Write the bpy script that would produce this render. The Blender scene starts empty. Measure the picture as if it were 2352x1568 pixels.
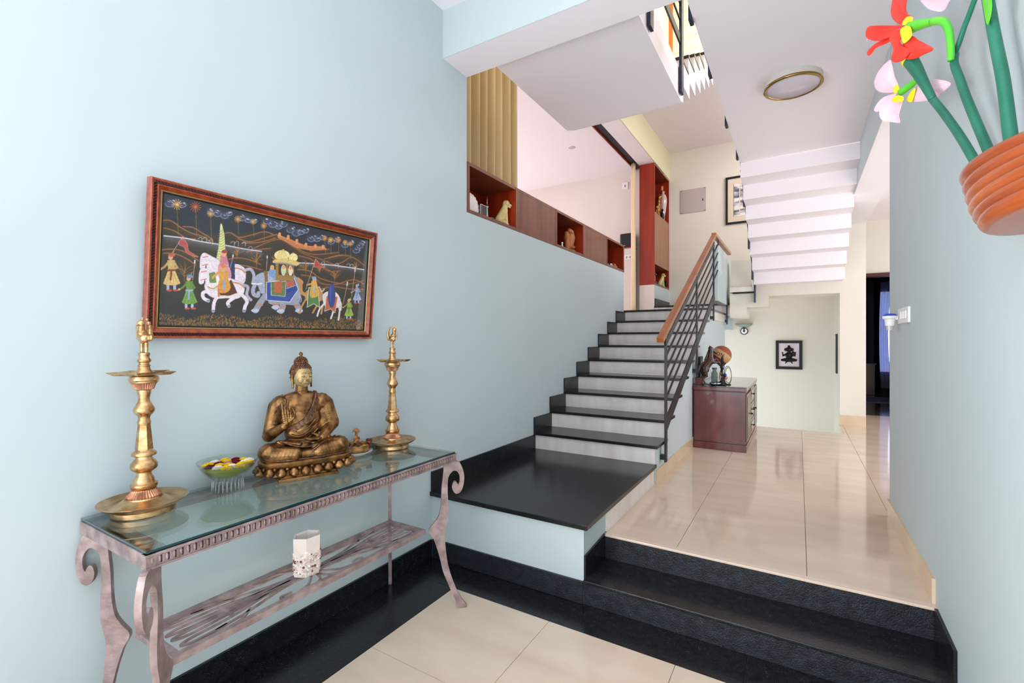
import bpy, bmesh, math, random
import numpy as np
from mathutils import Vector, Matrix, noise
random.seed(4)
PI = math.pi
C = bpy.context.scene.collection
# ------------------------------------------------------------------ camera
FPX = 1081.0; TH = math.atan(658/FPX); CX, CY, H = 1176.0, 780.0, 1.45
cT, sT = math.cos(TH), math.sin(TH)
cd = bpy.data.cameras.new('camera'); cam = bpy.data.objects.new('camera', cd); C.objects.link(cam)
cd.sensor_width = 36; cd.lens = 36*FPX/2352; cd.shift_y = -4/2352; cd.clip_start = 0.05
cam.location = (0, 0, H); cam.rotation_euler = (PI/2, 0, TH)
bpy.context.scene.camera = cam
sc = bpy.context.scene
sc.view_settings.view_transform = 'Standard'; sc.view_settings.look = 'None'
sc.view_settings.gamma = 1; sc.view_settings.use_curve_mapping = False
sc.view_settings.exposure = 0.84
sc.cycles.max_bounces = 10; sc.cycles.diffuse_bounces = 6; sc.cycles.glossy_bounces = 5
sc.cycles.transmission_bounces = 8; sc.cycles.transparent_max_bounces = 12
sc.cycles.sample_clamp_indirect = 6; sc.cycles.caustics_reflective = False; sc.cycles.caustics_refractive = False
sc.cycles.use_denoising = True
# ------------------------------------------------------------------ world, windows' daylight and added fill lights
W = bpy.data.worlds.new('sky'); sc.world = W; W.use_nodes = True
W.node_tree.nodes['Background'].inputs[0].default_value = (0.86, 0.93, 1.0, 1)
W.node_tree.nodes['Background'].inputs[1].default_value = 1.3
def area(name, loc, rot, sx, sy, power, col):
    l = bpy.data.lights.new(name, 'AREA'); l.shape = 'RECTANGLE'; l.size = sx; l.size_y = sy
    l.energy = power; l.color = col
    o = bpy.data.objects.new(name, l); C.objects.link(o); o.location = loc; o.rotation_euler = rot
    return o
area('entrance_daylight', (-0.9, -1.9, 1.5), (PI/2+0.35, 0, 0), 2.3, 2.9, 19, (0.97, 0.985, 1.0))
area('porch_side_fill', (-2.07, -0.95, 1.7), (0, -PI/2-0.4, 0), 2.6, 1.6, 165, (0.98, 0.97, 1.0))  # added fill light, no window here; brightens the right wall
area('living_window_daylight', (-6.8, 5.0, 3.2), (0, -PI/2, 0), 2.2, 5.0, 62, (0.97, 0.96, 1.0))
area('hall_side_fill', (3.4, 5.9, 1.9), (0, PI/2, 0), 2.4, 3.4, 10, (0.97, 0.95, 1.0))  # added weak fill from the hall's right side, not a known window
area('hall_front_fill', (2.1, 4.02, 1.6), (PI/2+0.25, 0, 0), 2.3, 2.4, 42, (0.97, 0.95, 1.0))  # added fill before a closed wall, lifts the cream back walls
area('stairwell_skylight', (-0.6, 6.2, 7.9), (0, 0, 0), 2.4, 4.5, 42, (1.0, 0.97, 0.92))
area('upper_window_daylight', (2.7, 6.6, 5.6), (0, PI/2+0.35, 0), 2.0, 3.0, 165, (0.96, 0.96, 1.0))
# ------------------------------------------------------------------ pixel helpers used while measuring positions in the room
def ray(px, py):
    u = (px-CX)/FPX; v = (CY-py)/FPX
    return Vector((-sT+u*cT, cT+u*sT, v))
CAM = Vector((0, 0, H))
def onx(px, py, x): r = ray(px, py); return CAM + r*(x/r.x)
def ony(px, py, y): r = ray(px, py); return CAM + r*(y/r.y)
def onz(px, py, z): r = ray(px, py); return CAM + r*((z-H)/r.z)
def dep(px, py, t): return CAM + ray(px, py)*t
# ------------------------------------------------------------------ materials
def lin(c):
    r = []
    for v in c[:3]:
        v = v/255.0
        r.append(v/12.92 if v <= 0.04045 else ((v+0.055)/1.055)**2.4)
    return (*r, 1)
_m = {}
def mat(name, col, rough=0.5, metal=0.0, col2=None, scale=5.0, stretch=(1, 1, 1), bump=0.0, bscale=None, coat=0.0,
        detail=4, spec=0.5, lo=0.35, hi=0.65, emit=None, estr=1.0, trans=0.0, ior=1.45, coat_rough=0.05):
    if name in _m: return _m[name]
    m = bpy.data.materials.new(name); m.use_nodes = True; _m[name] = m
    N = m.node_tree.nodes; L = m.node_tree.links; b = N['Principled BSDF']
    b.inputs['Base Color'].default_value = lin(col)
    b.inputs['Roughness'].default_value = rough; b.inputs['Metallic'].default_value = metal
    b.inputs['Specular IOR Level'].default_value = spec
    b.inputs['Coat Weight'].default_value = coat; b.inputs['Coat Roughness'].default_value = coat_rough
    b.inputs['Transmission Weight'].default_value = trans; b.inputs['IOR'].default_value = ior
    if emit: b.inputs['Emission Color'].default_value = lin(emit); b.inputs['Emission Strength'].default_value = estr
    if col2 or bump:
        tc = N.new('ShaderNodeTexCoord'); mp = N.new('ShaderNodeMapping'); mp.inputs['Scale'].default_value = stretch
        L.new(tc.outputs['Object'], mp.inputs['Vector'])
    if col2:
        n = N.new('ShaderNodeTexNoise'); n.inputs['Scale'].default_value = scale; n.inputs['Detail'].default_value = detail
        L.new(mp.outputs[0], n.inputs['Vector'])
        r = N.new('ShaderNodeValToRGB'); r.color_ramp.elements[0].color = lin(col); r.color_ramp.elements[1].color = lin(col2)
        r.color_ramp.elements[0].position = lo; r.color_ramp.elements[1].position = hi
        L.new(n.outputs['Fac'], r.inputs[0]); L.new(r.outputs[0], b.inputs['Base Color'])
    if bump:
        n2 = N.new('ShaderNodeTexNoise'); n2.inputs['Scale'].default_value = bscale or scale*4; n2.inputs['Detail'].default_value = 5
        L.new(mp.outputs[0], n2.inputs['Vector'])
        bp = N.new('ShaderNodeBump'); bp.inputs['Strength'].default_value = bump; bp.inputs['Distance'].default_value = 0.01
        L.new(n2.outputs['Fac'], bp.inputs['Height']); L.new(bp.outputs[0], b.inputs['Normal'])
    return m
def speckle(m, scale, thr, col):
    """pale mineral flecks mixed over the base colour"""
    N = m.node_tree.nodes; L = m.node_tree.links; b = N['Principled BSDF']
    tc = N.new('ShaderNodeTexCoord'); v = N.new('ShaderNodeTexVoronoi'); v.inputs['Scale'].default_value = scale
    L.new(tc.outputs['Object'], v.inputs['Vector'])
    wn = N.new('ShaderNodeTexNoise'); wn.inputs['Scale'].default_value = scale*0.11; L.new(tc.outputs['Object'], wn.inputs['Vector'])
    add = N.new('ShaderNodeMath'); add.operation = 'MULTIPLY_ADD'; L.new(wn.outputs['Fac'], add.inputs[0]); add.inputs[1].default_value = -0.35; L.new(v.outputs['Distance'], add.inputs[2])
    lt = N.new('ShaderNodeMath'); lt.operation = 'LESS_THAN'; L.new(add.outputs[0], lt.inputs[0]); lt.inputs[1].default_value = thr
    mx = N.new('ShaderNodeMix'); mx.data_type = 'RGBA'; L.new(lt.outputs[0], mx.inputs[0])
    src = b.inputs['Base Color'].links[0].from_socket if b.inputs['Base Color'].links else None
    if src: L.new(src, mx.inputs[6])
    else: mx.inputs[6].default_value = b.inputs['Base Color'].default_value
    mx.inputs[7].default_value = lin(col); L.new(mx.outputs[2], b.inputs['Base Color'])
M = dict(
 blue=mat('blue_wall_paint', (191, 204, 207), 0.62, col2=(195, 207, 210), scale=1.2, spec=0.3),
 white=mat('white_ceiling_paint', (246, 240, 245), 0.8, col2=(244, 239, 243), scale=1.0, spec=0.2),
 cream=mat('cream_wall_paint', (228, 223, 211), 0.7, col2=(226, 221, 209), scale=1.0, spec=0.2),
 yellow=mat('pale_yellow_paint', (220, 214, 180), 0.7, spec=0.2),
 pink=mat('dusty_pink_paint', (222, 212, 205), 0.7, col2=(218, 208, 200), scale=1.0, spec=0.2),
 tile=mat('beige_marble_tile', (214, 192, 170), 0.08, col2=(224, 205, 184), scale=2.6, stretch=(1, 3, 1), detail=9, lo=.3, hi=.7, spec=0.5),
 grout=mat('grout', (120, 105, 88), 0.8),
 skirt=mat('beige_skirting_tile', (214, 190, 160), 0.15, col2=(222, 202, 174), scale=4, detail=8),
 riser=mat('grained_riser_marble', (222, 212, 204), 0.22, col2=(240, 234, 230), scale=9, stretch=(1, 1, 0.22), detail=8, lo=.3, hi=.68),
 granite=mat('black_granite', (14, 16, 20), 0.22, col2=(26, 29, 34), scale=30, detail=6, bump=0.05, bscale=60),
 leather=mat('rough_black_granite', (18, 21, 28), 0.34, col2=(34, 38, 48), scale=26, detail=8, bump=0.32, bscale=150),
 polish=mat('polished_black_granite', (16, 17, 18), 0.22, col2=(28, 29, 30), scale=20, detail=6),
 wood=mat('reddish_veneer', (104, 52, 34), 0.3, col2=(126, 66, 42), scale=14, stretch=(1, 1, 0.12), detail=7, coat=0.2),
 woodr=mat('red_polished_wood', (132, 34, 10), 0.35, col2=(160, 50, 16), scale=10, stretch=(1, 1, 0.1), detail=7, coat=0.08),
 woodb=mat('brown_veneer', (140, 98, 72), 0.4, col2=(156, 112, 82), scale=14, stretch=(1, 1, 0.12), detail=6),
 iron=mat('dark_painted_steel', (38, 40, 46), 0.4, metal=0.3, col2=(46, 48, 56), scale=20),
 rail=mat('oiled_teak_handrail', (150, 84, 44), 0.32, col2=(176, 104, 58), scale=12, stretch=(1, 0.15, 1), detail=6, coat=0.3),
 black=mat('matt_black', (10, 9, 9), 0.5),
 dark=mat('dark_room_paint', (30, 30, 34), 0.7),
 whitep=mat('white_plastic', (238, 236, 236), 0.35),
)
for k, s_, t_ in (('granite', 260, -0.055), ('leather', 240, -0.05)): speckle(M[k], s_, t_, (120, 125, 135))
# ------------------------------------------------------------------ mesh builder
org = {}
class MB:
    def __init__(s): s.v = []; s.f = []
    def add(s, vs, fs):
        n = len(s.v); s.v += [tuple(v) for v in vs]; s.f += [tuple(i+n for i in f) for f in fs]; return s
    def box(s, x0, x1, y0, y1, z0, z1, b=0.0):
        if b <= 0:
            vs = [(x, y, z) for x in (x0, x1) for y in (y0, y1) for z in (z0, z1)]
            return s.add(vs, [(0, 1, 3, 2), (4, 6, 7, 5), (0, 4, 5, 1), (2, 3, 7, 6), (0, 2, 6, 4), (1, 5, 7, 3)])
        bm = bmesh.new(); bmesh.ops.create_cube(bm, size=1)
        for v in bm.verts: v.co = Vector(((x0+x1)/2+v.co.x*(x1-x0), (y0+y1)/2+v.co.y*(y1-y0), (z0+z1)/2+v.co.z*(z1-z0)))
        bmesh.ops.bevel(bm, geom=bm.edges[:], offset=b, segments=2, affect='EDGES', profile=0.6)
        return s.bm(bm)
    def bm(s, bm, mt=None):
        bm.verts.index_update()
        vs = [(mt @ v.co) if mt else v.co.copy() for v in bm.verts]; fs = [[v.index for v in f.verts] for f in bm.faces]
        bm.free(); return s.add(vs, fs)
    def prism(s, poly, axis, a0, a1):
        """poly of 2D points in the other two axes (x,y / x,z / y,z order), extruded along axis"""
        def P(p, a): return {'x': (a, p[0], p[1]), 'y': (p[0], a, p[1]), 'z': (p[0], p[1], a)}[axis]
        n = len(poly); ar = sum(poly[i][0]*poly[(i+1) % n][1]-poly[(i+1) % n][0]*poly[i][1] for i in range(n))
        if ar < 0: poly = poly[::-1]
        if axis == 'y': poly = poly[::-1]
        vs = [P(p, a0) for p in poly]+[P(p, a1) for p in poly]
        fs = [tuple(range(n-1, -1, -1)), tuple(range(n, 2*n))]+[(i, (i+1) % n, (i+1) % n+n, i+n) for i in range(n)]
        return s.add(vs, fs)
    def flat(s, pts, off):
        """planar outline in 3D thickened by vector off"""
        n = len(pts); off = Vector(off); pts = [Vector(p) for p in pts]
        vs = pts+[p+off for p in pts]
        fs = [tuple(range(n-1, -1, -1)), tuple(range(n, 2*n))]+[(i, (i+1) % n, (i+1) % n+n, i+n) for i in range(n)]
        return s.add(vs, fs)
    def tube(s, pts, r, seg=8, caps=True, flat=None):
        pts = [Vector(p) for p in pts]; n = len(pts); R = r if isinstance(r, (list, tuple)) else [r]*n
        vs = []; up = None
        for i, p in enumerate(pts):
            t = (pts[min(i+1, n-1)]-pts[max(i-1, 0)]).normalized()
            if up is None:
                up = Vector((0, 0, 1)) if abs(t.z) < 0.9 else Vector((1, 0, 0))
            up = (up-t*up.dot(t)).normalized(); sd = t.cross(up)
            for k in range(seg):
                a = 2*PI*k/seg; vs.append(p+(sd*math.cos(a)*(flat or 1)+up*math.sin(a))*R[i])
        fs = [(i*seg+k, i*seg+(k+1) % seg, (i+1)*seg+(k+1) % seg, (i+1)*seg+k) for i in range(n-1) for k in range(seg)]
        if caps: fs += [tuple(range(seg-1, -1, -1)), tuple(range((n-1)*seg, n*seg))]
        return s.add(vs, fs)
    def bar(s, p, q, w, h, up=(0, 0, 1)):
        p = Vector(p); q = Vector(q); t = (q-p).normalized(); up = Vector(up); sd = t.cross(up).normalized(); u2 = sd.cross(t)
        vs = [a+sd*(x*w/2)+u2*(z*h/2) for a in (p, q) for x, z in ((-1, -1), (1, -1), (1, 1), (-1, 1))]
        return s.add(vs, [(3, 2, 1, 0), (4, 5, 6, 7), (0, 1, 5, 4), (1, 2, 6, 5), (2, 3, 7, 6), (3, 0, 4, 7)])
    def lathe(s, prof, c=(0, 0, 0), seg=32, flute=None):
        """prof (r,z) list; flute: dict index -> (count, depth)"""
        n = len(prof); vs = []
        for i, (r, z) in enumerate(prof):
            for k in range(seg):
                a = 2*PI*k/seg; rr = r
                if flute and i in flute: rr = r*(1-flute[i][1]*(k % 2))
                vs.append((c[0]+rr*math.cos(a), c[1]+rr*math.sin(a), c[2]+z))
        fs = [(i*seg+k, i*seg+(k+1) % seg, (i+1)*seg+(k+1) % seg, (i+1)*seg+k) for i in range(n-1) for k in range(seg)]
        if prof[0][0] > 1e-5: fs.append(tuple(range(seg-1, -1, -1)))
        if prof[-1][0] > 1e-5: fs.append(tuple(range((n-1)*seg, n*seg)))
        return s.add(vs, fs)
    def ball(s, c, r, sub=2, sc_=(1, 1, 1), rot=None):
        bm = bmesh.new(); bmesh.ops.create_icosphere(bm, subdivisions=sub, radius=1)
        mt = Matrix.Translation(c) @ (rot.to_4x4() if rot else Matrix()) @ Matrix.Diagonal((r*sc_[0], r*sc_[1], r*sc_[2], 1))
        return s.bm(bm, mt)
    def xf(s, mt): s.v = [tuple(mt @ Vector(v)) for v in s.v]; return s
    def build(s, name, m, parent=None, smooth=False, label=None, stuff=False, norm=False, auto=None):
        me = bpy.data.meshes.new(name)
        o0 = org.get(parent.name, Vector((0, 0, 0))) if parent else Vector((0, 0, 0))
        me.from_pydata([(v[0]-o0[0], v[1]-o0[1], v[2]-o0[2]) for v in s.v], [], s.f)
        me.materials.append(m)
        if smooth: me.shade_smooth()
        if auto: 
            me.shade_smooth(); me.set_sharp_from_angle(angle=math.radians(auto))
        o = bpy.data.objects.new(name, me); C.objects.link(o)
        if parent: o.parent = parent; org[o.name] = o0
        else: org[o.name] = Vector((0, 0, 0))
        if norm:
            bm = bmesh.new(); bm.from_mesh(me); bmesh.ops.recalc_face_normals(bm, faces=bm.faces[:]); bm.to_mesh(me); bm.free()
        if label: o['label'] = label
        if stuff: o['kind'] = 'stuff'
        return o
def thing(name, label, cat, loc, group=None):
    o = bpy.data.objects.new(name, None); C.objects.link(o); o.location = loc; o.empty_display_size = 0.1
    org[o.name] = Vector(loc); o['label'] = label; o['category'] = cat
    if group: o['group'] = group
    return o
def tag(o, label, cat, group=None, kind=None):
    if label: o['label'] = label
    if cat: o['category'] = cat
    if group: o['group'] = group
    if kind: o['kind'] = kind
    return o
def struct(o): o['kind'] = 'structure'; return o
def B(x0, x1, y0, y1, z0, z1, b=0): return MB().box(x0, x1, y0, y1, z0, z1, b)
# ================================================================== ROOM SHELL
XL, XR, ZU = -2.096, 0.518, 0.279
YR1, YR2 = 2.415, 2.735      # faces of the two black risers
def S(name, mb, m, parent=None, **k):
    o = mb.build(name, m, parent, **k)
    return struct(o) if parent is None else o
# left wall: full height near the camera, parapet height beside the stairs
wl = MB().prism([(-2.4, -0.03), (6.46, -0.03), (6.46, 2.395), (2.80, 2.395), (2.80, 3.9), (-2.4, 3.9)], 'x', XL-0.12, XL)
S('wall_left', wl, M['blue'])
S('wall_left_rear', MB().prism([(8.106, 1.7), (9.17, 1.7), (9.17, 2.39), (8.106, 2.39)], 'x', XL-0.25, XL), M['blue'])
S('trim_1', B(XL-0.253, XL+0.0, 8.10, 8.106, 1.861, 2.389), M['pink'])
S('wall_left_upper', B(XL-0.0005, XL+0.012, 2.8, 9.17, 4.471, 8.3), M['yellow'])
S('wall_left_gallery', B(XL-0.12, XL-0.001, 2.8, 9.17, 4.61, 8.4), M['yellow'])
S('wall_right', B(XR, XR+0.2, -2.4, 3.98, -0.03, 3.384), M['blue'])
# header beam over the opening in the right wall
hb = B(XR, 0.78, 3.98, 7.93, 3.03, 3.384); S('wall_right_header', hb, M['white'])
S('trim_2', B(XR-0.004, XR-0.0005, 3.98, 7.5, 3.03, 3.384), M['blue'])
# beam between the double-height porch and the stair hall
S('ceiling_beam', B(XL, XR+0.2, 2.53, 2.80, 3.390, 3.9), M['white'])
S('trim_3', B(XL, XR+0.2, 2.526, 2.5295, 3.390, 3.72), M['blue'])
S('ceiling_porch', B(XL, XR+0.2, -2.4, 2.53, 3.72, 3.9), M['white'])
S('ceiling', B(-0.543, XR+0.3, 2.80, 5.70, 3.386, 3.62), M['white'])
S('ceiling_hall', B(0.78, 3.6, 3.98, 9.17, 3.30, 3.5), M['white'])
sl = B(-1.938, -0.862, 2.80, 4.236, 3.50, 3.75); S('ceiling_landing', sl, M['white'])
S('ceiling_stairwell', B(XL, 0.5, 6.55, 9.17, 4.97, 5.12), M['white'])
S('ceiling_top', B(XL-0.1, 3.0, 2.8, 9.3, 8.3, 8.4), M['white'])
# living room: ceiling, far wall, side wall, floor, curtain-track recess
S('ceiling_living', MB().box(-7, -2.49, 2.5, 8.32, 4.47, 4.6).box(-2.36, XL-0.001, 2.8, 8.32, 4.47, 4.6).box(-2.49, -2.36, 2.5, 8.32, 4.54, 4.6), M['white'])
tr = MB().box(-2.37, -2.3605, 2.8, 8.3, 4.471, 4.535).box(-2.48, -2.37, 2.8, 8.3, 4.485, 4.495); S('trim_4', tr, M['black'])
S('trim_5', B(-2.4895, -2.478, 2.8, 8.3, 4.455, 4.535), M['woodr'])
S('wall_living_far', B(-7, XL-0.25, 8.32, 8.42, 1.85, 4.6), M['pink'])
S('wall_living_side', B(-7.2, -7, 2.5, 8.4, 1.8, 4.6), M['white'])
S('wall_living_near', B(-7, XL-0.12, 2.5, 2.6, 1.8, 4.6), M['white'])
S('floor_living', MB().box(-7, XL-0.121, 2.6, 8.32, 1.70, 1.86).box(XL-0.121, XL+0.001, 6.461, 8.10, 1.70, 1.8605), M['riser'])
# back walls
S('wall_back', B(XL, 0.80, 9.17, 9.3, -1.3, 8.3), M['cream'])
pf = [(-0.904, 1.785), (-0.67, 1.785), (-0.67, 1.942), (-0.38, 1.942), (-0.38, 2.098), (0.489, 2.098), (0.489, -1.2), (0.78, -1.2), (0.78, 3.03), (0.53, 3.03), (0.53, 2.36), (-0.56, 2.36), (-0.56, 2.15), (-0.904, 2.15)]
S('wall_back_front', MB().prism(pf, 'y', 7.93, 8.42), M['cream'])
S('wall_back_column', B(0.489, 0.78, 8.42, 9.17, -1.2, 3.3), M['cream'])
S('wall_back_pit', B(0.485, 0.6, 7.19, 7.93, -1.2, 0.262), M['cream'])
S('trim_6', B(-0.90, -0.62, 8.05, 8.2, 2.25, 2.68), M['cream'])
ts = thing('step_slab', 'pale stone tread end projecting above the stepped cream soffit', 'step', (-0.72, 7.93, 2.16))
B(-0.90, -0.562, 7.90, 8.1, 2.175, 2.25).build('tread', M['riser'], ts); B(-0.86, -0.566, 7.905, 8.1, 2.155, 2.1745).build('black_underside', M['black'], ts)  # solid black strip is the underside of the tread end
# door wall to the right of the column, and the dark room behind
S('wall_door', MB().box(0.78, 0.86, 9.17, 9.3, ZU, 3.3).box(0.86, 1.62, 9.17, 9.3, 2.48, 3.3).box(1.62, 3.6, 9.17, 9.3, ZU, 3.3), M['cream'])
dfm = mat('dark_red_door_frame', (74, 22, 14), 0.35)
S('door_1', MB().box(0.86, 0.90, 9.13, 9.32, ZU, 2.48).box(1.58, 1.62, 9.13, 9.32, ZU, 2.48).box(0.9, 1.58, 9.13, 9.32, 2.43, 2.48), dfm)
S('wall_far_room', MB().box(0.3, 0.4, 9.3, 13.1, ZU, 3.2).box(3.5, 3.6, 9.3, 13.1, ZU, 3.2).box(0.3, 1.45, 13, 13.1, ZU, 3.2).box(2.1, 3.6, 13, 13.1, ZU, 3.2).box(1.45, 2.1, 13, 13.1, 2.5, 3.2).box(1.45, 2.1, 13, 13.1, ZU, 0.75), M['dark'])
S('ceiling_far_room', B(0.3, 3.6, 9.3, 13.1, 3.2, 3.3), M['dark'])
S('window_1', B(1.45, 2.1, 13.03, 13.05, 0.75, 2.5), mat('window_daylight_glass', (225, 232, 245), 0.2, emit=(205, 215, 245), estr=2.2))
S('wall_hall_side', MB().box(3.5, 3.6, 3.9, 4.2, ZU, 3.4).box(3.5, 3.6, 7.6, 9.3, ZU, 3.4).box(3.5, 3.6, 4.2, 7.6, ZU, 0.7), M['cream'])
S('wall_hall_front', B(XR+0.2, 3.6, 3.88, 3.98, ZU, 3.4), M['cream'])
S('wall_upper_front', B(XL, 3, 2.70, 2.80, 3.9, 8.3), M['cream'])
S('wall_upper_right', B(2.9, 3, 2.8, 9.3, 3.6, 8.3), M['cream'])
S('wall_upper_back', B(0.80, 2.9, 9.17, 9.3, 3.5, 8.3), M['cream'])
# entrance behind the camera
S('wall_front', MB().box(XL, XR, -2.5, -2.4, 3.45, 3.9).box(XL, -2.05, -2.5, -2.4, 0, 3.45).box(0.30, XR, -2.5, -2.4, 0, 3.45), M['blue'])
# ------------------------------------------------------------------ floors
fl = S('floor', MB().box(XL-0.1, XR+0.1, -2.4, 3.86, -0.08, -0.012), M['grout'])
g = 0.0012
xs = [XR+0.02, -0.055, -0.67, -1.285, -1.722]
# y-joints measured in the photo
xj = [onz(1196, 1500, 0).x, onz(1536, 1566, 0).x]; yj = onz(848, 1483, 0).y
w_ = abs(xj[1]-xj[0])
cols = [-1.722, xj[0], xj[1], xj[1]+w_, XR+0.02]; cols = [c for c in cols if c <= XR+0.03]
rows = [2.172, yj, yj-w_*1.0, yj-2*w_, yj-3*w_, yj-4*w_, -2.4]
rows = [r for r in rows if r >= -2.4]
for i in range(len(cols)-1):
    for j in range(len(rows)-1):
        B(cols[i]+g, cols[i+1]-g, rows[j+1]+g, rows[j]-g, -0.012, 0, 0).build('floor_tile', M['tile'], fl)
bj = [-2.4, -1.1, 0.45, 2.172]
for a, b in zip(bj[:-1], bj[1:]): B(XL+g, -1.722-g, a+g, b-g, -0.012, 0.0).build('granite_border', M['granite'], fl)
for a, b in ((XL, -1.703), (-1.703, -0.2), (-0.2, XR)): B(a+g, b-g, 2.172+g, YR1, -0.012, 0.0).build('granite_border', M['granite'], fl)
# upper floor
fu = S('floor_hall', MB().box(-1.0, XR+0.1, YR2+0.005, 7.19, 0.0, 0.262).box(XR, 3.6, 3.98, 9.17, 0.1, 0.262).box(0.49, XR, 7.1, 9.17, 0.1, 0.262), M['grout'])
ux = [-1.0, -0.587, 0.036, XR]
uy = [2.722, 3.98, 5.22, 6.46, 7.18]
for i in range(3):
    for j in range(4): B(ux[i]+g, ux[i+1]-g, uy[j]+g, uy[j+1]-g, 0.262, ZU).build('floor_tile', M['tile'], fu)
hx = [0.518, 1.28, 1.9, 2.5, 3.1, 3.5]; hy = [3.98, 5.22, 6.46, 7.70, 9.135]
for i in range(5):
    for j in range(4): B(hx[i]+g, hx[i+1]-g, hy[j]+g, hy[j+1]-g, 0.262, ZU).build('floor_tile', M['tile'], fu)
B(0.479+g, 0.518-g, 7.18, 7.93, 0.262, ZU).build('floor_tile', M['tile'], fu)
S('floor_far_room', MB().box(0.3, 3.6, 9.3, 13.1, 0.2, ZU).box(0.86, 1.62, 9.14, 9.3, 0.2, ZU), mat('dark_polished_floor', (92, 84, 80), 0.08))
S('floor_pit', B(-1.0, 0.6, 7.19, 9.17, -1.3, -1.2), M['cream'])
# two black steps
st = thing('entry_steps', 'two low speckled black granite steps between the beige floors', 'steps', (-0.24, 2.5, 0))
B(-1.008, XR, YR1, YR1+0.03, 0, 0.117, 0).build('riser', M['leather'], st)
B(-1.008, XR, YR1-0.012, YR2, 0.117, 0.134, 0.004).build('tread', M['granite'], st)
B(-0.996, XR, YR2-0.013, YR2, 0.134, 0.266, 0).build('riser', M['leather'], st)
B(-0.996, XR, YR2-0.022, YR2+0.02, 0.266, ZU+0.0004, 0.003).build('edge_strip', mat('pinkish_tile_edge', (228, 205, 186), 0.15), st)
# skirtings of black granite
bl = S('baseboard_left', B(XL, XL+0.014, -2.4, 0.45, 0, 0.122), M['granite'])
B(XL, XL+0.014, 0.452, 2.40, 0, 0.122, 0.002).build('granite_piece', M['granite'], bl)
S('baseboard_block', B(XL+0.014, -1.008, YR1-0.014, YR1, 0.001, 0.124, 0.002), M['leather'])
S('baseboard_step', MB().prism([(YR1, 0.134), (YR2-0.013, 0.134), (YR2-0.013, 0.279), (YR1, 0.262)], 'x', -1.007, -0.996), M['granite'])
S('baseboard_right_step', MB().prism([(YR1, 0.134), (YR2-0.022, 0.134), (YR2-0.022, 0.279), (YR1, 0.262)], 'x', XR-0.012, XR), M['granite'])
S('baseboard_right', B(XR-0.012, XR, YR2+0.02, 3.98, ZU, ZU+0.112), M['skirt'])
S('baseboard_back', B(0.479, 0.78, 7.916, 7.93, ZU, 0.41), M['skirt'])
# ================================================================== STAIRCASE, first flight
YN = [3.826+0.327*i for i in range(9)]; ZN = [0.596+0.158*i for i in range(9)]; ZN[8] = 1.861; YN[8] = 6.455
XS = -0.994
sw = thing('staircase', 'staircase with black granite treads and pale marble risers climbing beside the blue wall', 'staircase', (-1.5, 3.8, 0))
blk = MB().box(XL, -1.008, YR1, 3.86, 0, 0.412); blk.build('landing_block', M['blue'], sw)
B(-1.008, -0.998, YR2+0.02, 3.852, ZU+0.0005, 0.412).build('landing_side_tile', M['riser'], sw)
MB().box(XL, -0.979, YR1-0.026, 3.866, 0.412, 0.441, 0.004).build('landing_slab', M['polish'], sw)
# painted side wall with sawtooth top
poly = [(3.862, -0.01)]
for i in range(9):
    y0 = YN[i]+0.03; poly += [(y0, ZN[i]-0.028), ((YN[i+1]+0.03) if i < 8 else 9.1, ZN[i]-0.028)]
poly += [(9.1, 1.62), (8.11, 1.62), (8.11, -1.2), (7.185, -1.2), (7.185, -0.01)]
MB().prism(poly, 'x', XS-0.12, XS).build('side_wall', M['blue'], sw)
for i in range(9):
    yr = YN[i]+0.03; zb = 0.4415 if i == 0 else ZN[i-1]+0.0005
    B(XL, XS+0.002, yr-0.004, yr+0.012, zb, ZN[i]-0.026).build('riser', M['riser'], sw)
    yb = (YN[i+1]+0.03) if i < 8 else 8.106
    if i < 8: B(XL, XS+(0.028 if i == 0 else 0.018), YN[i], yb, ZN[i]-0.026, ZN[i], 0.004).build('tread', M['polish'], sw)
B(XL, XS+0.028, YN[8], 8.10, ZN[8]-0.026, ZN[8], 0.004).build('tread', M['polish'], sw)
B(XL, -0.90, 8.106, 8.118, 1.862, 1.995).build('riser', M['riser'], sw)
B(XL, -0.90, 8.08, 9.165, 1.995, 2.02, 0.003).build('tread', M['polish'], sw)
B(XS+0.001, XS+0.014, 6.75, 8.1, 1.86-0.14, 1.834).build('landing_edge', M['riser'], sw)
# granite skirting stepping up the wall
for i in range(8):
    yb = YN[i+1]+0.03
    B(XL, XL+0.014, YN[i], yb, ZN[i], ZN[i]+0.137, 0.002).build('skirting', M['polish'], sw)
B(XL, XL+0.014, 2.40, 3.84, 0.441, 0.572, 0.002).build('skirting', M['granite'], sw)
B(XL, XL+0.014, 8.12, 9.16, 2.02, 2.155, 0.002).build('skirting', M['polish'], sw)
B(XL+0.014, -0.95, 9.156, 9.17, 2.02, 2.10).build('skirting', M['polish'], sw)
B(XS, XS+0.012, 3.88, 7.18, ZU, ZU+0.108).build('base_skirting', M['skirt'], sw)
B(XS-0.01, -0.885, 8.12, 8.32, 1.61, 1.83).build('beam_end', M['blue'], sw)
# parapet box beside the landing
pb = S('wall_parapet', B(-1.055, -0.95, 7.02, 8.48, 1.99, 2.76), M['blue'])
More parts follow.
